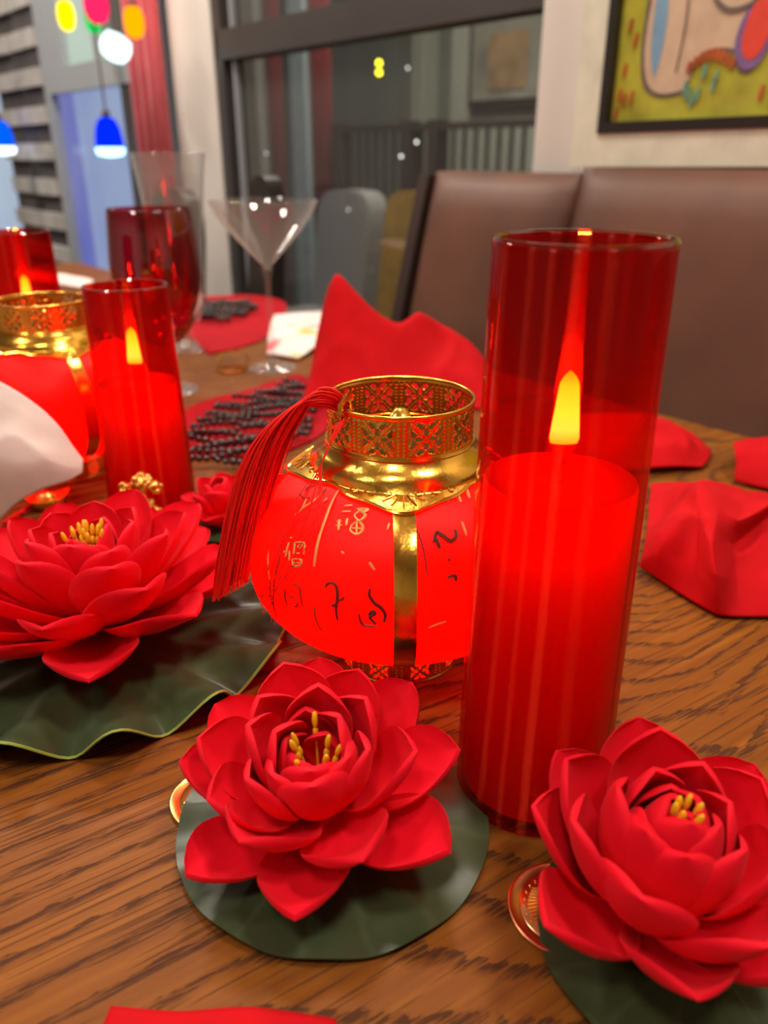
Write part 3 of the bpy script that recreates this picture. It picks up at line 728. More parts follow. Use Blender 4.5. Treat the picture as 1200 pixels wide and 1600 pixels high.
# ------------------------------------------------------------------ lanterns
def belly(z):
    b_, e_ = (.070, 2.6) if z > .07 else (.052, 2.1)
    q = 1 - (abs(z-.07)/b_)**e_
    return .0935*max(q, 0)**(1/e_)
def on_belly(az, z, off=0.0):
    a = R(az); r = belly(z) + off
    return Vector((r*math.sin(a), -r*math.cos(a), z))
STROKES = [(3,[(-37.3,0.132),(-34.1,0.1244),(-32.8,0.1164),(-31.8,0.1069),(-31.4,0.1017)]),(2,[(-50.4,0.1265),(-49.8,0.1256),(-48.1,0.1228),(-49.0,0.1198)]),(2,[(-44.8,0.1299),(-45.6,0.1265),(-47.8,0.1231),(-49.1,0.1195)]),(2,[(-39.5,0.129),(-40.4,0.1274)]),(-2,[(-57.6,0.1267),(-52.5,0.1262),(-49.3,0.127)]),(-2,[(-55.7,0.1283),(-56.8,0.1295),(-54.0,0.1309)]),(-2,[(-45.7,0.1315),(-44.7,0.1295)]),(2,[(-28.4,0.1282),(-24.5,0.1289)]),(2,[(-27.9,0.1262),(-23.8,0.1269)]),(3,[(-21.2,0.1281),(-16.2,0.1283),(-17.8,0.1274),(-21.2,0.1281)]),(2.5,[(-21.6,0.1258),(-19.6,0.1274),(-16.5,0.1263),(-18.4,0.1242),(-21.6,0.1258)]),(2.5,[(-21.0,0.1222),(-19.1,0.1239),(-16.5,0.1227),(-16.1,0.1205),(-18.0,0.1191),(-20.9,0.1203),(-21.0,0.1222)]),(2,[(-20.7,0.1213),(-16.1,0.1216)]),(2,[(-19.3,0.1236),(-18.0,0.1193)]),(2.5,[(-27.3,0.1234),(-25.8,0.1195)]),(2,[(-27.7,0.121),(-25.2,0.1217)]),(2,[(-28.2,0.1225),(-26.1,0.1229)]),(2.5,[(-24.0,0.1243),(-23.3,0.1218)]),(2,[(-45.4,0.1101),(-44.7,0.1107)]),(2,[(-45.3,0.1081),(-45.0,0.1045),(-44.8,0.1008)]),(2,[(-46.3,0.1026),(-44.6,0.1035)]),(2,[(-43.6,0.1046),(-42.6,0.1)]),(2,[(-42.4,0.1093),(-37.9,0.1105),(-36.9,0.1056)]),(2,[(-42.4,0.1093),(-41.2,0.1038)]),(1.5,[(-40.7,0.1082),(-38.7,0.1096),(-39.5,0.1076),(-40.7,0.1082)]),(1.5,[(-40.0,0.105),(-38.6,0.1052)]),(2,[(-41.4,0.1012),(-37.3,0.1027),(-37.3,0.0997),(-40.0,0.0984),(-41.4,0.1012)]),(1.5,[(-40.8,0.0996),(-37.4,0.1011)]),(-3,[(-26.1,0.0931),(-24.9,0.0954),(-22.7,0.0954),(-21.6,0.092),(-21.5,0.0866),(-21.8,0.0817),(-21.3,0.0758)]),(-2,[(-19.2,0.09),(-19.8,0.0883),(-21.5,0.0866)]),(-3,[(-23.3,0.0833),(-21.4,0.0853)]),(-3,[(-10.6,0.096),(-10.7,0.0926),(-9.1,0.0889),(-6.9,0.0865),(-5.5,0.0826),(-5.8,0.0781)]),(-2,[(-14.0,0.0816),(-13.5,0.0778),(-12.2,0.0752),(-8.0,0.0754)]),(-3,[(-10.8,0.0819),(-9.6,0.0841),(-8.8,0.0828),(-10.4,0.0805),(-8.4,0.0766)]),(-1.5,[(-42.7,0.0836),(-43.0,0.079),(-41.9,0.0744)]),(-1.5,[(-39.9,0.0881),(-36.6,0.0884),(-35.6,0.0834),(-35.0,0.0772)]),(-1.5,[(-40.6,0.0805),(-38.9,0.0808)]),(-1.5,[(-37.0,0.0789),(-37.3,0.0762),(-38.7,0.0757)]),(1.2,[(-54.9,0.0986),(-53.8,0.0923),(-51.8,0.0835)]),(-1.2,[(-51.8,0.0835),(-51.5,0.0747),(-50.0,0.0671)]),(-1.2,[(-49.4,0.1105),(-47.7,0.0987),(-48.6,0.0878),(-50.0,0.0679),(-49.5,0.0598)]),(-1.2,[(-29.8,0.0799),(-29.5,0.0733),(-27.4,0.0659)]),(2,[(-22.2,0.1114),(-21.1,0.1105)]),(2.5,[(-11.5,0.1084),(-10.5,0.1067),(-9.4,0.1051)]),(2,[(-5.5,0.1243),(-6.0,0.122)]),(-4,[(11.7,0.1169),(13.6,0.1204),(15.9,0.1189),(18.4,0.1165),(21.2,0.1181),(21.7,0.1206)]),(-3.5,[(12.6,0.1187),(13.7,0.1142)]),(2,[(25.7,0.1229),(25.3,0.1175)]),(-1.2,[(5.2,0.1237),(7.4,0.116),(8.2,0.1024)]),(1.2,[(24.2,0.1335),(24.3,0.1301)]),(2.5,[(36.1,0.1341),(31.7,0.1313),(30.5,0.1291)]),(2.5,[(41.6,0.134),(37.9,0.131),(36.5,0.1296)]),(-2,[(16.0,0.1095),(16.7,0.1084)]),(-3,[(15.1,0.1006),(17.6,0.1013),(18.0,0.0984)]),(1.5,[(8.5,0.0743),(11.0,0.0758),(14.2,0.077)])]
HOLES = [(sx*a, sy*b, r) for a, b, r in ((.28,.76,.15),(.76,.28,.15),(.48,.88,.10),(.88,.48,.10)) for sx in (-1,1) for sy in (-1,1)] + [(.36,0,.13),(-.36,0,.13),(0,.36,.13),(0,-.36,.13),(.55,0,.11),(-.55,0,.11),(0,.55,.11),(0,-.55,.11)]
def filigree_ring(name, r, z0, z1, motifs, parent):
    Na, Nz = motifs*64, 40
    vs = []; hole = []
    per = 2*PI*r/motifs; hgt = z1-z0; size = min(per*.36, hgt*.37)
    for j in range(Nz+1):
        z = z0 + hgt*j/Nz
        for i in range(Na):
            a = (i/Na)*motifs; fa = a - math.floor(a) - .5
            X = fa*per/size; Y = (z-(z0+z1)/2)/size
            d = min(math.hypot(X-p, Y-q)-k for p, q, k in HOLES)
            off = 0.0006*math.exp(-(d/.07)**2) if d > -.05 else 0
            if abs(X) < 1.0 and abs(Y) < 1.0 and min(abs(X-Y), abs(X+Y)) < .07: off = max(off, .0005); 
            edge = (.5-abs(fa))*per                      # two bead columns at each motif border
            for cx in (0.0016,):
                bz = (z-z0)/.0021; bd = math.hypot(edge-cx, (bz-math.floor(bz)-.5)*.0021)
                if .1 < j/Nz < .9: off = max(off, .0007*math.exp(-(bd/.0006)**2))
            if j/Nz > .93 or j/Nz < .05: off = .0005
            hole.append(d < 0 and abs(X) < 1.05 and abs(Y) < 1.05)
            an = 2*PI*i/Na
            vs.append(((r+off)*math.sin(an), -(r+off)*math.cos(an), z))
    fs = []
    for j in range(Nz):
        for i in range(Na):
            q = (i+1) % Na
            ids = (j*Na+i, j*Na+q, (j+1)*Na+q, (j+1)*Na+i)
            if sum(hole[k] for k in ids) < 2: fs.append(ids)
    return MB().add(vs, fs).build(name, M['gold'], parent, angle=80)
def valance_edge(az):
    c_ = math.cos(4*R(az-1))
    return .1330 - .0046*((1+c_)/2)**1.4 - .0005*math.cos(12*R(az-1))
def make_lantern(label, x, y, rz, power, detail=True):
    root = empty('lantern', (x, y, TZ), rz); tag(root, label, 'lantern', 'red and gold palace lanterns')
    filigree_ring('base_ring', .041, 0.0, .0165, 10, root)
    MB().lathe([(.041,.0165),(.044,.0185),(.047,.0200)], 64).build('base_collar', M['gold'], root)
    MB().lathe([(.0395, .001), (.001, .0015)], 48, None, False, True).build('base_plate', M['gold'], root)
    for k in range(4):
        vs = []; fs = []; nu, nv = 24, 26
        for j in range(nv+1):
            z = .0192 + (.1372-.0192)*(.5-.5*math.cos(PI*j/nv))
            for i in range(nu+1): vs.append(on_belly(1 + 90*k + 90*i/nu, z))
        for j in range(nv):
            for i in range(nu): a = j*(nu+1)+i; fs.append((a, a+1, a+nu+2, a+nu+1))
        MB().add(vs, fs).build('panel', M['panel'], root)
    for k in range(4):                                     # gilt straps with rolled edges
        vs = []; nu, nv = 6, 28
        for j in range(nv+1):
            z = .0192 + (.134-.0192)*(.5-.5*math.cos(PI*j/nv))
            hw = R(3.6)*.0935/max(belly(z), .05)
            for i in range(nu+1):
                t_ = i/nu*2-1
                vs.append(on_belly(1+90*k, z, 0) * 0 + on_belly(1+90*k+math.degrees(hw*t_), z, .0010 + .0007*(abs(t_)**4)))
        fs = [(j*(nu+1)+i, j*(nu+1)+i+1, (j+1)*(nu+1)+i+1, (j+1)*(nu+1)+i) for j in range(nv) for i in range(nu)]
        MB().add(vs, fs).build('strap', M['gold'], root, angle=70)
    # scalloped gilt shoulder
    n = 144; rows = 9; vs = []
    fixed = [(.0425, .1490), (.0445, .1455), (.0480, .1425), (.0525, .1390)]
    for j in range(rows+1):
        for i in range(n):
            az = 360*i/n; a = R(az)
            if j < 4: r_, z_ = fixed[j]
            else:
                t_ = (j-3)/(rows-3); ze = valance_edge(az)
                z_ = .1350 + (ze-.1350)*t_
                r_ = belly(z_) + .0014 + .0006*t_*t_
                r_ = max(r_, .0535)
            vs.append((r_*math.sin(a), -r_*math.cos(a), z_))
    fs = [(j*n+i, j*n+(i+1)%n, (j+1)*n+(i+1)%n, (j+1)*n+i) for j in range(rows) for i in range(n)]
    sh = MB().add(vs, fs).build('shoulder', M['gold'], root, angle=80)
    MB().tube([vs[rows*n+i] for i in range(n)], .0011, 6, True).build('trim', M['gold'], sh)
    MB().tube([Vector((.0437*math.cos(2*PI*i/72), .0437*math.sin(2*PI*i/72), .1482)) for i in range(72)], .0009, 6, True).build('bead_moulding', M['gold'], sh)
    # embossed rays and scrolls above every scallop
    m_ = MB()
    for k in range(4):
        for da, z0, z1 in ((0,.1335,.1300),(-6,.1335,.1306),(6,.1335,.1306),(-11,.1337,.1318),(11,.1337,.1318)):
            pts = []
            for t_ in (0, .33, .66, 1):
                z_ = z0+(z1-z0)*t_; pts.append(on_belly(1+90*k+da*(.35+.65*t_), z_, .0022))
            m_.tube(pts, .0005, 5)
        for sg in (-1, 1):
            for off_, rr in ((9, 3.2), (19, 3.8), (29, 2.8)):
                pts = [on_belly(1+90*k+sg*(off_+rr*math.cos(t_)*(1-t_/9)), .1338+.0009*math.sin(t_)*(1-t_/9), .0030) for t_ in [q*.5 for q in range(12)]]
                m_.tube(pts, .00045, 5)
    m_.build('embossing', M['gold'], sh)['kind'] = 'stuff'
    filigree_ring('neck_ring', .0422, .1480, .1722, 10, root)
    MB().tube([Vector((.0424*math.cos(2*PI*i/80), .0424*math.sin(2*PI*i/80), .1722)) for i in range(80)], .0010, 8, True).build('rim', M['gold'], root)
    MB().lathe([(.042, .1485), (.020, .1475), (.008, .1480), (.001, .1480)], 48, None, False, True).build('cover_plate', M['dark_inside'], root)
    MB().lathe([(.006, .148), (.007, .152), (.005, .158), (.0065, .161), (.003, .165)], 20, None, False, True).build('finial', M['gold'], root)
    l = bpy.data.lights.new('lantern_led', 'POINT'); l.energy = power; l.color = (1, .16, .03); l.shadow_soft_size = 0.015
    o = bpy.data.objects.new('lantern_led', l); COL.objects.link(o); o.parent = root; o.location = (0, 0, .078)
    if detail:
        mg, md = MB(), MB()
        for wd, pts in STROKES:
            sp_ = smooth_path([(a, z*1000, 0) for a, z in pts], 5)
            p3 = [on_belly(p.x, p.y/1000, .0003) for p in sp_]
            nn = len(p3); rs = [abs(wd)*.00034*(.55+.45*math.sin(PI*(k+.6)/(nn+.2))) for k in range(nn)]
            (mg if wd > 0 else md).tube(p3, 0, 5, rs=rs)
        mg.build('gilt_lettering', M['gold_ink'], root)['kind'] = 'stuff'; md.build('ink_lettering', M['dark_ink'], root)['kind'] = 'stuff'
    return root
lan = make_lantern('lit red and gold lantern with a red tassel, beside the tall candle', 0.0095, 0.442, 0.0, 0.75)
lan2 = make_lantern('lit red and gold lantern behind the white napkin on the left', -0.330, 0.772, R(38), 0.75, False)

# the tassel thrown over the lantern neck
tas = empty('tassel', (-.0345, -.027, .170)); tas.parent = lan
to = Vector((-.0345, -.027, .170))
axis_pts = [(-.0315,-.0250,.1720),(-.0400,-.0270,.1785),(-.0545,-.0280,.1770),(-.0690,-.0280,.1630),(-.0800,-.0280,.1420),(-.0895,-.0275,.1140),(-.0975,-.0265,.0850),(-.1035,-.0270,.0580)]
strands = MB(); rnd = random.Random(3)
for k in range(300):
    a = rnd.uniform(0, 2*PI); rad = math.sqrt(rnd.random())
    u_, v_ = rad*math.cos(a), rad*math.sin(a)
    ln = rnd.uniform(.86, 1.04); pts = []
    ctl = []
    spread = [.0024, .0055, .0105, .0135, .0135, .0125, .0115, .0110]
    for i, p in enumerate(axis_pts):
        p = Vector(p); s_ = spread[i]
        # widen towards the lantern side, thinner outward
        ctl.append(p + Vector((u_*s_*1.05 + (.004*max(0, u_) if i > 2 else 0), v_*s_*.55, u_*s_*.75 - v_*s_*.1)) + Vector((rnd.uniform(-.0006,.0006), rnd.uniform(-.0006,.0006), rnd.uniform(-.0006,.0006)))*(i > 0))
    sp_ = smooth_path(ctl, 5)
    sp_ = sp_[:max(10, int(len(sp_)*min(1, ln)))]
    strands.tube([p - to for p in sp_], .00030, 4)
for k in range(12):                                        # stray threads across the panel
    e_ = rnd.uniform(.25, 1.0)
    a1 = on_belly(-62+30*e_, .120, .004); a2 = on_belly(-64+22*e_, .085, .003); a3 = on_belly(-68+18*e_, .052+.02*rnd.random(), .003)
    ctl = [Vector((-.0300,-.0262,.1712)), Vector((-.0335-.004*(1-e_),-.0335-.004*e_,.1640)), Vector((-.043,-.045,.1480)), a1, a2, a3]
    strands.tube([p - to for p in smooth_path(ctl, 5)], .00028, 4)
so = strands.build('strands', M['thread'], tas); so['kind'] = 'stuff'
m_ = MB(); Mx = Matrix.Rotation(R(90), 4, 'Y') @ Matrix.Identity(4)
m_.lathe([(.0042, -.0012), (.0066, -.0012), (.0066, .0012), (.0042, .0012)], 6, Matrix.Translation((.0035, 0, .0035)) @ Matrix.Rotation(R(-25), 4, 'Z') @ Mx, False, False, True)
m_.build('hexagon_clip', M['gold'], tas, smooth=False)
# braided cord and gilt beads beside the strap
m_ = MB()
for ph in (0, PI*2/3, PI*4/3):
    pts = []
    for k in range(60):
        t_ = k/59; z = .126 - .040*t_; p = on_belly(-84, z, .0045); a = t_*34+ph
        pts.append(p - to + Vector((.0022*math.cos(a), .0022*math.sin(a), .0008*math.sin(a))))
    m_.tube(pts, .0013, 5)
m_.build('braided_cord', M['thread'], tas)
m_ = MB()
for k in range(9):
    p = on_belly(-84 + 3*math.sin(k*2.1), .084 - .0030*k, .0050) - to
    m_.ball(p, .0030, 8, 6, (1, .8, 1.2))
m_.build('knot_beads', M['gold_rough'], tas)

# ------------------------------------------------------------------ lotus flowers
def petal_mesh(name, L, Wd, e0, e1, cup, mat, base=.40, wide=.60, tip=2.2, th=.0016, flare=0.0):
    nu, nv = 14, 10
    rr, zz = 0.0, 0.0; rows = []
    prev_u = 0
    for i in range(nu+1):
        u = i/nu
        u = 1-(1-u)**1.35                                    # finer towards the tip
        e_ = R(e0+(e1-e0)*u) - R(flare)*max(0, (u-.75)/.25)**2
        du = (u-prev_u)*L; prev_u = u
        rr += du*math.cos(e_); zz += du*math.sin(e_)
        if u < wide: hw = Wd*(base+(1-base)*math.sin(PI/2*u/wide))
        else: hw = Wd*max(0, 1-((u-wide)/(1-wide))**tip)**.55
        hw = max(hw, Wd*.02)
        rows.append((rr, zz, e_, hw))
    top, bot = [], []
    for r_, z_, e_, hw in rows:
        nx, nz = -math.sin(e_), math.cos(e_)
        for j in range(nv+1):
            v = j/nv*2-1; a = v*cup
            y = hw*math.sin(a)/cup if cup > 1e-3 else hw*v
            k = hw*(1-math.cos(a))/cup if cup > 1e-3 else 0
            t_ = th*(1-.35*abs(v)**3)
            top.append((r_+nx*k, y, z_+nz*k)); bot.append((r_+nx*(k-t_), y*1.0, z_+nz*(k-t_)))
    q = nv+1; n = len(top); fs = []
    for i in range(nu):
        for j in range(nv):
            a = i*q+j
            fs.append((a, a+q, a+q+1, a+1)); fs.append((n+a, n+a+1, n+a+q+1, n+a+q))
    for i in range(nu):
        a = i*q; fs.append((a, n+a, n+a+q, a+q)); a = i*q+nv; fs.append((a, a+q, n+a+q, n+a))
    for j in range(nv):
        a = j; fs.append((a, a+1, n+a+1, n+a)); a = nu*q+j; fs.append((a, n+a, n+a+1, a+1))
    return MB().add(top+bot, fs).mesh(name, mat, True, 40)
def pad_mesh(Rr, notch_az, notch_w, amp, waves, droop, th=.0009, rvar=0.0, ph=0.0, z0=.005, lift=0.0):
    nr, na = 18, 180; vs = []; fs = []
    az0 = R(notch_az)+R(notch_w)/2; span = 2*PI-R(notch_w)
    for side in (0, 1):
        for j in range(nr+1):
            t_ = j/nr
            for i in range(na+1):
                a = az0+span*i/na
                wv = math.sin(waves*a+ph)
                ed = min(i, na-i)/na*span                     # rounded lobes at the cleft
                lob = 1-.22*math.exp(-(ed/.16)**2)
                r_ = Rr*t_*(1+rvar*wv*t_*t_)*(1-(1-lob)*t_**3)
                z = z0 + amp*wv*t_**4 + lift*t_**3 - droop*t_**2 - (th if side else 0) + .0008*math.sin(3*a+1)*t_
                vs.append((r_*math.cos(a), r_*math.sin(a), max(z, .0004 if side else .0012)))
    q = na+1; n = (nr+1)*q
    for j in range(nr):
        for i in range(na):
            a = j*q+i
            fs.append((a, a+q, a+q+1, a+1)); fs.append((n+a, n+a+1, n+a+q+1, n+a+q))
    for i in range(na):
        a = nr*q+i; fs.append((a, n+a, n+a+1, a+1))
    for j in range(nr):
        a = j*q; fs.append((a, n+a, n+a+q, a+q)); a = j*q+na; fs.append((a, a+q, n+a+q, n+a))
    rim = [Vector(vs[nr*q+i]) for i in range(na+1)]
    return MB().add(vs, fs), rim
def lotus(label, x, y, rings, pad, tilt=(0, 0), z0=.012, stamens=7, st_z=.03, st_r=.008, seed=1, rim_on=False, rim_col=None, off=(0, 0), st_l=.012, size=1.0):
    root = empty('lotus_flower', (x, y, TZ)); tag(root, label, 'flower', 'red foam lotus flowers')
    rnd = random.Random(seed)
    pm, rim = pad_mesh(**pad)
    po = pm.build('lily_pad', M['leaf'], root, angle=60)
    if rim_on: MB().tube([p - Vector((0,0,.0004)) for p in rim], .0009, 5).build('pad_rim', M['leaf_rim'], po)
    T = Matrix.Translation((off[0], off[1], z0)) @ Matrix.Rotation(R(tilt[0]), 4, 'X') @ Matrix.Rotation(R(tilt[1]), 4, 'Y') @ Matrix.Scale(size, 4)
    for k, (n, r0, zz, L, Wd, e0, e1, cup, azo, jit) in enumerate(rings):
        me = petal_mesh('petal', L, Wd, e0, e1, cup, M['foam'], tip=2.7 + .5*(k % 2), wide=.56, flare=(8 if k == 0 else 0), th=.0019)
        azs = azo if isinstance(azo, (list, tuple)) else [azo+360*i/n for i in range(n)]
        for pi_, az in enumerate(azs):
            o = link('petal', me, root)
            alt = (pi_ % 2)*2-1
            a = az + rnd.uniform(-jit, jit)
            s_ = 1+rnd.uniform(-.06, .06)
            Mx = T @ Matrix.Rotation(R(a), 4, 'Z') @ Matrix.Translation((r0 + .0009*alt, 0, zz - .0008*alt)) @ Matrix.Rotation(R(rnd.uniform(-jit, jit)*.5 + 2.2*alt), 4, 'Y') @ Matrix.Rotation(R(rnd.uniform(-jit, jit)*.8), 4, 'X') @ Matrix.Diagonal((s_, s_, s_, 1))
            o.matrix_local = Mx
    # receptacle that the petals are glued to
    o = MB().lathe([(.004, -.006), (.012, -.004), (.014, .002), (.010, .008), (.004, .012)], 20, None, True, True).build('receptacle', M['foam'], root)
    o.matrix_local = T
    me = None
    for k in range(stamens):
        a = 2*PI*k/stamens+rnd.uniform(-.3, .3); q = st_r*(.35+.65*rnd.random())
        m_ = MB()
        tipv = Vector((q*math.cos(a)*1.5, q*math.sin(a)*1.5, st_z + rnd.uniform(-.002, .002)))
        basev = Vector((q*math.cos(a)*.7, q*math.sin(a)*.7, st_z - st_l - .008))
        m_.tube([basev, basev.lerp(tipv, .5), tipv], .0006, 6)
        d_ = (tipv-basev).normalized().to_track_quat('Z', 'Y').to_matrix().to_4x4()
        m_.ball(tipv, .0014, 8, 7, (1, 1, 3.0), d_); m_.ball(tipv - (tipv-basev).normalized()*.0062, .0014, 8, 6, (1, 1, 2.2), d_)
        o = m_.build('stamen', M['stamen'], root); o.matrix_local = T
    return root
# centre-front lotus on its round pad
lotus('red lotus with an open heart and yellow stamens in front of the lantern', -0.0245, 0.2890, [
    (8, .013, .000, .054, .0195, 4, 52, .95, [-92, -36, 2, 48, 95, 140, 176, 224], 3),
    (7, .011, .004, .050, .0195, 20, 70, .95, [-116, -60, -10, 70, 112, 168, 204], 4),
    (7, .011, .007, .043, .0165, 44, 92, 1.0, [-80, -146, 178, 132, 86, 40, -6], 5),
    (6, .011, .008, .037, .0150, 60, 102, 1.0, 35, 6),
    (4, .009, .010, .029, .0120, 66, 108, 1.0, 60, 7)],
    dict(Rr=.0755, notch_az=48, notch_w=14, amp=.0010, waves=11, droop=.002, z0=.0062), tilt=(15, -3), z0=.017, stamens=8, st_z=.037, st_r=.009, seed=5, off=(-.006, -.003), size=1.13)
# right-hand lotus, more closed
lotus('red half-closed lotus at the right edge with its bud just opening', 0.1290, 0.2240, [
    (8, .013, .000, .058, .0220, 14, 66, .95, [-98, -52, -5, 40, 84, 128, 168, 212], 4),
    (7, .012, .004, .057, .0215, 30, 84, .95, [-128, -75, -24, 25, 80, 138, 186], 4),
    (7, .011, .007, .054, .0190, 50, 106, 1.0, [-98, -46, 6, 60, 112, 164, 216], 4),
    (6, .010, .009, .048, .0160, 62, 116, 1.0, 15, 5),
    (5, .008, .011, .042, .0120, 70, 116, 1.0, 40, 5)],
    dict(Rr=.064, notch_az=60, notch_w=12, amp=.0025, waves=7, droop=.001, z0=.0062, ph=1.0), tilt=(10, 2), z0=.016, stamens=6, st_z=.056, st_r=.004, seed=11, off=(-.018, .010), size=1.05)
# wide open lotus on the left over a wavy pad
lotus('wide open red lotus on a wavy dark green pad at the left', -0.192, 0.452, [
    (9, .014, .000, .090, .0270, 2, 36, .90, [-108, -70, -36, 18, 58, 98, 140, 182, 222], 4),
    (9, .013, .005, .080, .0250, 14, 52, .90, [-128, -88, -50, 4, 42, 82, 122, 160, 200], 4),
    (8, .012, .009, .069, .0225, 30, 70, .92, [-103, -58, -14, 32, 76, 122, 168, 214], 4),
    (8, .010, .012, .057, .0195, 48, 84, .90, [-86, -40, 6, 50, 96, 140, 186, 232], 4),
    (6, .008, .014, .047, .0160, 62, 100, .95, 10, 5)],
    dict(Rr=.128, notch_az=100, notch_w=8, amp=.0120, waves=15, droop=.0, rvar=.055, z0=.006, ph=.4, lift=.008), tilt=(-2, 0), z0=.014, stamens=12, st_z=.060, st_r=.008, seed=21, rim_on=True, st_l=.016, size=1.09)
# small lotus further back, beside the lantern
lotus('small red lotus between the beaded mat and the lantern', -0.142, 0.628, [
    (7, .007, .000, .036, .0150, 10, 48, .85, 10, 6),
    (6, .006, .003, .034, .0140, 35, 80, .90, 35, 6),
    (5, .005, .005, .030, .0110, 58, 108, .95, 0, 6)],
    dict(Rr=.040, notch_az=80, notch_w=14, amp=.001, waves=7, droop=.0, z0=.004), z0=.009, stamens=5, st_z=.024, st_r=.003, seed=31)

# ------------------------------------------------------------------ coins tucked under the pads
def coin(label, x, y, r, mat, rz, kind):
    root = empty('coin', (x, y, TZ), rz); tag(root, label, 'coin', 'coins tucked under the lily pads')
    h = .0022
    MB().lathe([(r*.97, 0), (r, .0003), (r, h), (r*.975, h+.0003), (r*.955, h+.0001), (r*.80, h-.0001), (r*.785, h-.0004), (r*.765, h-.0001), (r*.01, h-.0001)], 72, None, True, True).build('disc', mat, root, angle=60)
    m_ = MB()
    if kind == 'wing':
        for k in range(16):                                 # spread wing of long feathers
            t_ = k/15
            p0 = Vector((-.0015, .006-.013*t_, h)); ang = R(150+62*t_); ln = r*(.42+.16*math.sin(PI*t_))
            p1 = p0 + Vector((math.cos(ang), math.sin(ang), 0))*ln
            pm_ = p0.lerp(p1, .5) + Vector((0, .0008, .0005))
            m_.tube([p0, pm_, p1], .00055, 5)
        for k in range(7): m_.ball((-.002+.0006*k, -.001-.0013*k, h+.0004), .0010, 8, 5)
        for k in range(11):
            a = R(118+13*k); m_.ball((r*.70*math.cos(a), r*.70*math.sin(a), h), .0006, 6, 4)
    else:
        for k in range(30):
            a = k*2.4; q = r*.72*math.sqrt(k/30)
            m_.ball((q*math.cos(a), q*math.sin(a), h-.0002), .0007+.0004*(k % 3), 6, 4)
    m_.build('relief', M['gold_rough'], root)
    if kind != 'wing':
        m_ = MB()
        for k in range(4): m_.ball((-r*.45+.0016*k, r*.35+.0016*k - .004*(k % 2), h+.0001), .0019, 8, 4, (1, 1.5, .25))
        m_.build('enamel', M['thread'], root)
coin('gold coin peeping out left of the centre lily pad', -0.0870, 0.3040, .0215, M['coin_gold'], 0, 'plain')
coin('rose gold coin with a feathered relief beside the right lotus', 0.0775, 0.2400, .0235, M['coin_copper'], R(8), 'wing')

# ------------------------------------------------------------------ cloth
def patch(name, net, mat, label, cat, group=None, nu=40, nv=40, thick=.0014, wr=.0015, wsc=45, seed=0, sharp=.25):
    net = [[Vector(p) for p in row] for row in net]
    def ext(a): return [2*a[0]-a[1]] + a + [2*a[-1]-a[-2]]
    net = ext([ext(row) for row in net]) if False else net
    rows = [ext(row) for row in net]
    first = [2*a-b for a, b in zip(rows[0], rows[1])]; last = [2*a-b for a, b in zip(rows[-1], rows[-2])]
    rows = [first] + rows + [last]
    def B(t): return ((1-t)**3/6, (3*t**3-6*t*t+4)/6, (-3*t**3+3*t*t+3*t+1)/6, t**3/6)
    m, n = len(net), len(net[0]); vs = []
    c0 = sum((p for row in net for p in row), Vector())/(m*n); c0.z = 0
    for j in range(nv+1):
        y = j/nv*(m-1); jy = min(int(y), m-2); by = B(y-jy)
        for i in range(nu+1):
            x = i/nu*(n-1); ix = min(int(x), n-2); bx = B(x-ix)
            p = Vector()
            for a in range(4):
                for b in range(4): p += rows[jy+a][ix+b]*(by[a]*bx[b])
            fx, fy = x-ix, y-jy
            lin = (net[jy][ix]*(1-fx)+net[jy][ix+1]*fx)*(1-fy) + (net[jy+1][ix]*(1-fx)+net[jy+1][ix+1]*fx)*fy
            p = p.lerp(lin, sharp)
            e = min(i, nu-i, j, nv-j)/8; e = min(1, e)
            p.z += wr*e*noise.noise(Vector((p.x*wsc, p.y*wsc, seed+p.z*wsc)))
            p.x += wr*.6*noise.noise(Vector((p.z*wsc*1.7, p.y*wsc, seed+9)))
            cr = 1-abs(noise.noise(Vector((p.x*13, p.y*13, seed*3.1))))*2.2
            p.z += wr*3.0*e*max(0, cr)**3 * min(1, p.z/.02)
            p.z = max(p.z, thick+.0003)
            vs.append(p - c0)
    q = nu+1
    fs = [(j*q+i, j*q+i+1, (j+1)*q+i+1, (j+1)*q+i) for j in range(nv) for i in range(nu)]
    o = MB().add(vs, fs).build(name, mat, loc=c0 + Vector((0, 0, TZ)), angle=80)
    sm = o.modifiers.new('thick', 'SOLIDIFY'); sm.thickness = thick; sm.offset = 0
    tag(o, label, cat, group); return o
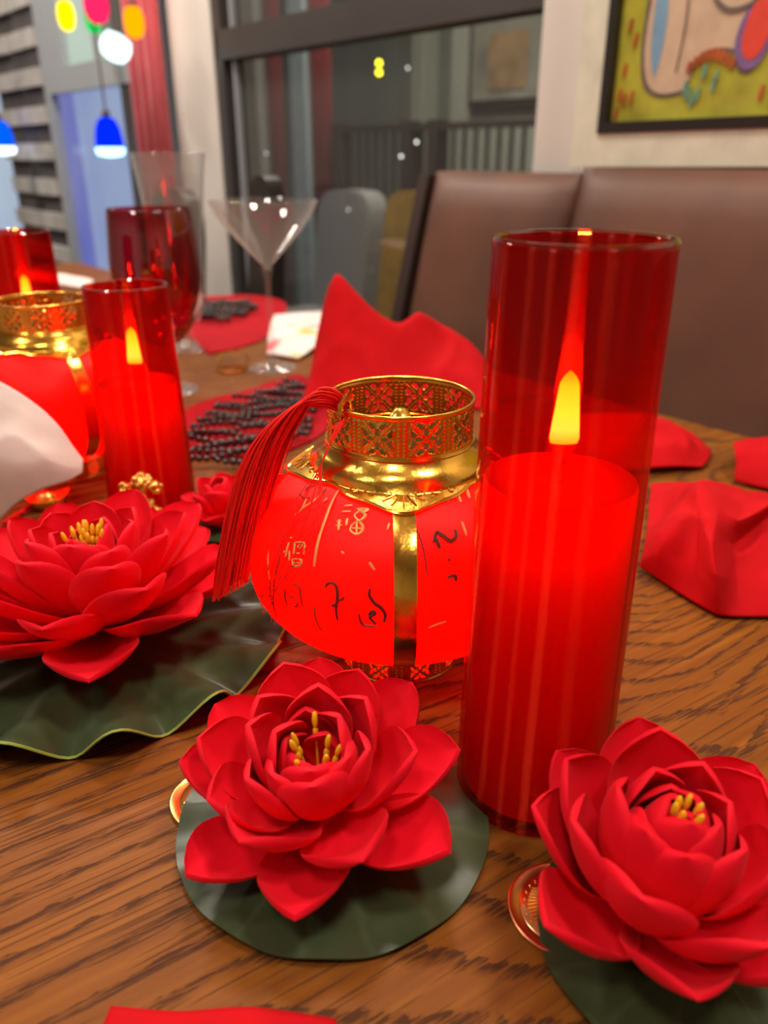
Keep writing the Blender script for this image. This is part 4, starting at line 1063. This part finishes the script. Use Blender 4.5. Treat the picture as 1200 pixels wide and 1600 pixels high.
# standing red napkin behind the lantern
xs = [-.100, -.082, -.064, -.036, -.004, .020, .048, .080, .122, .148]
rz_ = [.030, .118, .168, .132, .106, .094, .106, .084, .066, .030]
net = []
for yy, k, dx in ((.965, .02, -.012), (1.00, .36, -.006), (1.035, .78, 0), (1.058, 1.06, .0), (1.085, .72, .004), (1.125, .02, .006)):
    net.append([(x + dx*(1 if i < 4 else .3), yy + .012*math.sin(i*1.1) + (.02 if i in (6, 7) and k > .5 else 0), z*k + (.014 if (i in (7, 8) and k == .36) else 0)) for i, (x, z) in enumerate(zip(xs, rz_))])
patch('napkin', net, M['red_cloth'], 'red cloth napkin folded up to a peak behind the lantern', 'napkin', 'red cloth napkins', 60, 40, seed=1)
net = [[(0.202,0.548,0.003),(0.211,0.528,0.003),(0.219,0.507,0.003),(0.227,0.491,0.003),(0.236,0.475,0.003),(0.248,0.474,0.003),(0.271,0.474,0.003),(0.302,0.474,0.003)],
       [(0.202,0.545,0.012),(0.206,0.523,0.026),(0.219,0.519,0.026),(0.230,0.507,0.026),(0.227,0.472,0.038),(0.257,0.502,0.016),(0.278,0.498,0.018),(0.310,0.497,0.020)],
       [(0.207,0.558,0.018),(0.207,0.525,0.045),(0.216,0.522,0.058),(0.237,0.539,0.048),(0.228,0.492,0.052),(0.271,0.546,0.024),(0.297,0.560,0.042),(0.325,0.543,0.050)],
       [(0.227,0.610,0.004),(0.243,0.623,0.010),(0.251,0.614,0.028),(0.242,0.560,0.062),(0.258,0.553,0.056),(0.260,0.524,0.050),(0.289,0.541,0.056),(0.337,0.567,0.050)],
       [(0.247,0.672,0.010),(0.262,0.676,0.015),(0.267,0.652,0.030),(0.255,0.591,0.058),(0.273,0.585,0.055),(0.290,0.580,0.050),(0.337,0.625,0.030),(0.375,0.630,0.030)],
       [(0.264,0.718,0.003),(0.284,0.722,0.003),(0.300,0.722,0.003),(0.318,0.718,0.003),(0.336,0.712,0.003),(0.350,0.695,0.003),(0.378,0.680,0.003),(0.415,0.680,0.003)]]
patch('napkin', net, M['red_cloth'], 'crumpled red cloth napkin lying right of the tall candle', 'napkin', 'red cloth napkins', 84, 70, wr=.0012, seed=4, sharp=.5)
net = [[(.16,.745,.004),(.235,.745,.006),(.290,.750,.010),(.330,.762,.004)],
       [(.17,.780,.020),(.250,.780,.024),(.310,.790,.032),(.356,.800,.004)],
       [(.19,.860,.022),(.268,.850,.028),(.325,.855,.028),(.362,.850,.004)],
       [(.21,.930,.006),(.285,.925,.012),(.322,.930,.010),(.350,.895,.004)]]
patch('napkin', net, M['red_cloth'], 'red cloth napkin lying flat behind the tall candle by the bench', 'napkin', 'red cloth napkins', 40, 40, wr=.003, seed=6)
net = [[(.350,.725,.003),(.375,.700,.003),(.42,.700,.003),(.48,.72,.003)],
       [(.352,.745,.030),(.380,.735,.034),(.43,.74,.030),(.49,.75,.02)],
       [(.362,.775,.028),(.395,.775,.036),(.44,.78,.030),(.49,.79,.02)],
       [(.380,.800,.003),(.41,.810,.003),(.45,.815,.003),(.49,.82,.003)]]
patch('napkin', net, M['red_cloth'], 'rounded end of a red napkin at the right edge near the bench', 'napkin', 'red cloth napkins', 30, 30, wr=.003, seed=8)
net = [[(-.105,.06,.004),(-.07,.06,.004),(-.04,.06,.004),(.0,.06,.004)],
       [(-.106,.12,.005),(-.07,.12,.009),(-.04,.12,.005),(-.005,.12,.004)],
       [(-.1055,.165,.004),(-.073,.165,.006),(-.05,.165,.008),(-.012,.16,.004)],
       [(-.1045,.1955,.003),(-.076,.1925,.003),(-.053,.1955,.004),(-.018,.1905,.003)]]
patch('napkin', net, M['red_cloth'], 'red napkin whose hem just shows at the bottom edge', 'napkin', 'red cloth napkins', 30, 30, wr=.001, seed=10)
net = [[(-.43,.630,.003),(-.375,.618,.003),(-.335,.612,.004),(-.312,.605,.030),(-.285,.600,.047),(-.262,.602,.053),(-.250,.606,.060)],
       [(-.43,.640,.070),(-.380,.612,.070),(-.345,.604,.072),(-.318,.598,.072),(-.290,.596,.070),(-.264,.601,.065),(-.249,.607,.064)],
       [(-.43,.660,.115),(-.375,.640,.112),(-.345,.628,.108),(-.312,.618,.102),(-.285,.612,.092),(-.262,.610,.077),(-.249,.609,.067)],
       [(-.43,.668,.142),(-.370,.655,.140),(-.335,.645,.134),(-.308,.634,.124),(-.281,.625,.110),(-.260,.616,.086),(-.249,.611,.069)]]
patch('napkin', net, M['white_cloth'], 'white napkin with one corner sticking out at the left edge', 'napkin', None, 50, 40, wr=.002, seed=12)
def flat_cloth(name, poly, mat, label, cat, group=None, z=.0018, zt=.0030):
    c0 = sum((Vector((x, y, 0)) for x, y in poly), Vector())/len(poly)
    sp_ = smooth_path([(x, y, 0) for x, y in poly+[poly[0]]], 5)[:-1]
    o = MB().prism([(p.x, p.y) for p in sp_], .0004, zt, lambda x, y, d: Vector((x, y, d+.0012*(d > .001)*noise.noise(Vector((x*30, y*30, 2))))) - c0).build(name, mat, loc=c0+Vector((0, 0, TZ)), smooth=False)
    return tag(o, label, cat, group)
flat_cloth('place_mat', [(-.118,.800),(-.205,.800),(-.228,.860),(-.252,.975),(-.190,1.060),(-.138,1.135),(-.112,1.120),(-.075,1.00),(-.07,.88)], M['red_felt'], 'red felt place mat under the nearer black beads', 'place mat', 'red place mats')
flat_cloth('place_mat', [(-.285,1.275),(-.345,1.40),(-.43,1.62),(-.46,1.80),(-.32,1.86),(-.225,1.78),(-.20,1.60),(-.215,1.38)], M['red_felt'], 'red felt place mat under the far black beads', 'place mat', 'red place mats')
# printed white napkin
net = [[(-.190,1.265,.004),(-.165,1.250,.006),(-.135,1.235,.004)],[(-.200,1.36,.014),(-.150,1.35,.02),(-.100,1.335,.012)],[(-.212,1.48,.008),(-.155,1.49,.016),(-.098,1.48,.014)],[(-.222,1.605,.004),(-.165,1.625,.006),(-.110,1.64,.005)]]
def print_cloth():
    m, t, out = nt('printed_paper')
    b = N(t, 'ShaderNodeBsdfPrincipled', i_Roughness=0.9); t.links.new(b.outputs[0], out.inputs[0])
    tc = N(t, 'ShaderNodeTexCoord'); n = N(t, 'ShaderNodeTexNoise', i_Scale=11.0, i_Detail=1.0); t.links.new(tc.outputs['Object'], n.inputs['Vector'])
    t.links.new(ramp(t, n.outputs[0], [(0.30, (.72, .10, .12)), (.40, (.80, .66, .62)), (.58, (.82, .76, .72)), (.68, (.85, .55, .20))]), b.inputs['Base Color']); return m
patch('napkin', net, print_cloth(), 'white paper napkin with a pink and orange print behind the cocktail glass', 'napkin', None, 24, 24, wr=.003, seed=14)
net = [[(-.95,2.10,.004),(-.82,2.02,.006),(-.70,1.93,.004)],[(-.98,2.16,.018),(-.86,2.12,.02),(-.72,2.02,.015)],[(-1.02,2.24,.004),(-.90,2.20,.006),(-.76,2.10,.004)]]
patch('napkin', net, M['white_cloth'], 'white napkin at the far end of the table behind the goblet', 'napkin', None, 20, 20, wr=.003, seed=15)

# ------------------------------------------------------------------ black bead mats
def bead_mat(label, poly, step, rb, seed):
    c0 = sum((Vector((x, y, 0)) for x, y in poly), Vector())/len(poly)
    root = empty('bead_mat', c0 + Vector((0, 0, TZ+.0042))); tag(root, label, 'bead mat', 'black bead mats')
    ys = [p[1] for p in poly]; y = min(ys)+rb; rnd = random.Random(seed)
    while y < max(ys)-rb*.5:
        xs_ = []
        for (x0, y0), (x1, y1) in zip(poly, poly[1:]+poly[:1]):
            if (y0-y)*(y1-y) < 0: xs_.append(x0+(x1-x0)*(y-y0)/(y1-y0))
        if len(xs_) >= 2:
            a, b = min(xs_), max(xs_); m_ = MB(); x = a+rnd.uniform(0, rb); ph = rnd.uniform(0, 6)
            while x < b:
                r_ = rb*rnd.uniform(.8, 1.1)
                m_.ball(Vector((x, y+.004*math.sin(x*60+ph), r_+.004+.004*math.sin(x*45+ph*2)))-c0, r_, 7, 5)
                x += rb*1.9
            m_.build('bead_strand', M['bead'], root)
        y += step*rnd.uniform(.85, 1.2)
bead_mat('black bead mat on red felt between the lantern and the shorter candle', [(-.200,.766),(-.224,.860),(-.212,.965),(-.166,1.02),(-.127,1.075),(-.080,1.02),(-.085,.84),(-.150,.758)], .0150, .0042, 2)
bead_mat('black bead mat on red felt behind the burgundy goblet', [(-.30,1.50),(-.37,1.54),(-.40,1.70),(-.30,1.73),(-.255,1.62)], .022, .006, 4)

# ------------------------------------------------------------------ glasses
def stemware(name, label, x, y, bowl_out, bowl_mat, stem, foot_r, mat2):
    root = empty(name, (x, y, TZ)); tag(root, label, 'glass')
    th = .0013
    inner = [(max(r-th, .0006), z+th*.6) for r, z in bowl_out]
    prof = bowl_out + [(bowl_out[-1][0]-th/2, bowl_out[-1][1]+.0007)] + inner[::-1]
    b_ = MB().lathe(prof, 64, None, False, False).build('bowl', bowl_mat, root, angle=70)
    z0, z1, r0 = stem
    if z1 > z0:
        MB().lathe([(r0*2.2, z0-.002), (r0*1.25, z0+.008), (r0, z0+.02), (r0, z1-.015), (r0*1.4, z1-.004), (r0*2, z1+.001)], 24, None, True, True).build('stem', mat2, root)
    if foot_r:
        MB().lathe([(foot_r*.97, .0003), (foot_r, .0012), (foot_r*.96, .0022), (foot_r*.55, .0038), (.008, .008), (.004, .014)], 56, None, True, True).build('foot', mat2, root, angle=70)
    return root
bw = [(.004,.062),(.012,.063),(.028,.072),(.044,.092),(.0535,.120),(.0575,.150),(.0575,.175),(.0550,.205),(.0525,.236)]
stemware('goblet', 'large burgundy glass goblet on a clear stem behind the shorter candle', -.298, 1.066, bw, M['burgundy'], (.012, .062, .0045), .040, M['clear'])
bw = [(.003,.146),(.006,.150),(.013,.158),(.030,.176),(.052,.200),(.0665,.219),(.0745,.234),(.0765,.2395)]
stemware('cocktail_glass', 'clear wide cocktail glass on a thin stem', -.170, 1.190, bw, M['clear'], (.012, .146, .0042), .036, M['clear'])
bw = [(.020,.045),(.026,.05),(.032,.08),(.038,.14),(.043,.20),(.050,.26),(.056,.300)]
stemware('tall_glass', 'tall clear flared glass standing behind the burgundy goblet', -.330, 1.320, bw, M['clear'], (.010, .046, .009), .034, M['clear'])

# ------------------------------------------------------------------ gold trinkets
o = empty('napkin_ring', (-.232, 1.176, TZ)); tag(o, 'shiny gold napkin ring beside the foot of the cocktail glass', 'napkin ring')
MB().lathe([(.0210, .0002), (.0225, .0008), (.0225, .0030), (.0200, .0034), (.0195, .0018)], 48, None, False, False, True).build('band', M['gold'], o)
m_ = MB(); Mx = Matrix.Translation((.003, .004, .014)) @ Matrix.Rotation(R(28), 4, 'X')
m_.lathe([(.0235, -.0015), (.0245, 0), (.0235, .0015), (.0220, 0)], 48, Mx, False, False, True); m_.build('hoop', M['gold'], o)
m_ = MB()
for a in (30, 150, 270): m_.tube([(.021*math.cos(R(a)), .021*math.sin(R(a)), .002), Mx @ Vector((.0232*math.cos(R(a)), .0232*math.sin(R(a)), 0))], .0008, 6)
m_.build('strut', M['gold'], o)

fg = empty('gold_figurine', (-.205, .612, TZ)); tag(fg, 'small lumpy gold figurine in front of the shorter candle', 'figurine')
rnd = random.Random(9)
def lump(name, blobs):
    m_ = MB()
    for x, z, r_, k in blobs:
        m_.ball((x+.205, 0, z), r_*.72, 12, 8)
        for _ in range(k):
            v = Vector((rnd.gauss(0,1), rnd.gauss(0,1), rnd.gauss(0,1))).normalized()*r_*.72
            m_.ball(Vector((x+.205, 0, max(z, .004))) + v, r_*rnd.uniform(.22, .38), 8, 6)
    zmin = min(p[2] for p in m_.v)
    if zmin < .0005: m_.v = [(p[0], p[1], max(p[2], .0005)) for p in m_.v]
    m_.build(name, M['gold_rough'], fg)
lump('head', [(-.203,.048,.0095,22),(-.216,.043,.0075,14),(-.193,.045,.007,12)])
lump('body', [(-.204,.028,.0095,20),(-.200,.018,.011,20),(-.210,.012,.012,16)])
lump('arm', [(-.222,.026,.006,10),(-.229,.022,.0065,10),(-.233,.014,.007,12)])
lump('tail', [(-.190,.012,.005,6),(-.187,.006,.0045,6),(-.184,.004,.004,6)])
bs = MB(); bs.lathe([(.020, 0), (.022, .002), (.020, .006), (.012, .009)], 32, None, True, True); bs.build('plinth', M['gold_rough'], fg)
ig = empty('gold_ingot', (-.168, .668-.035, TZ)); tag(ig, 'tiny gold ingot right of the gold figurine', 'ingot', 'gold ingots')
ig.location = (-.1845, .590, TZ)
def ingot_parts(root, s):
    vs = []; n = 32; prof = [(.010,0),(.0125,.002),(.016,.008),(.0165,.0095),(.013,.008),(.010,.0075)]
    for r_, z in prof:
        for i in range(n):
            a = 2*PI*i/n; bow = .006*abs(math.cos(a))**2.5*(z/.009)
            vs.append((r_*math.cos(a)*s*1.25, r_*math.sin(a)*s*.75, (z+bow)*s))
    fs = [(j*n+i, j*n+(i+1)%n, (j+1)*n+(i+1)%n, (j+1)*n+i) for j in range(len(prof)-1) for i in range(n)] + [tuple(range(n))[::-1], tuple((len(prof)-1)*n+i for i in range(n))]
    MB().add(vs, fs).build('boat', M['gold_rough'], root)
    MB().ball((0, 0, .0095*s), .0085*s, 16, 10, (1.1, .8, .75)).build('dome', M['gold_rough'], root)
ingot_parts(ig, .8)
ig2 = empty('gold_ingot', (-.312, .668, TZ), R(25)); tag(ig2, 'gold ingot charm lying under the corner of the white napkin', 'ingot', 'gold ingots')
ingot_parts(ig2, 1.0)
m_ = MB()
pts = smooth_path([(-.372,.672,.003),(-.350,.676,.004),(-.330,.690,.006),(-.322,.688,.006),(-.326,.668,.004),(-.330,.645,.003),(-.336,.626,.003)], 8)
for ph in (0, PI):
    m_.tube([p - Vector((-.335,.665,0)) + Vector((.0013*math.cos(k*.9+ph), .0013*math.sin(k*.9+ph), .0013*math.sin(k*.9+ph))) for k, p in enumerate(pts)], .0015, 5)
tag(m_.build('twisted_cord', M['thread'], loc=(-.335,.665,TZ)), 'twisted red cord looping beside the gold ingot charm', 'cord')
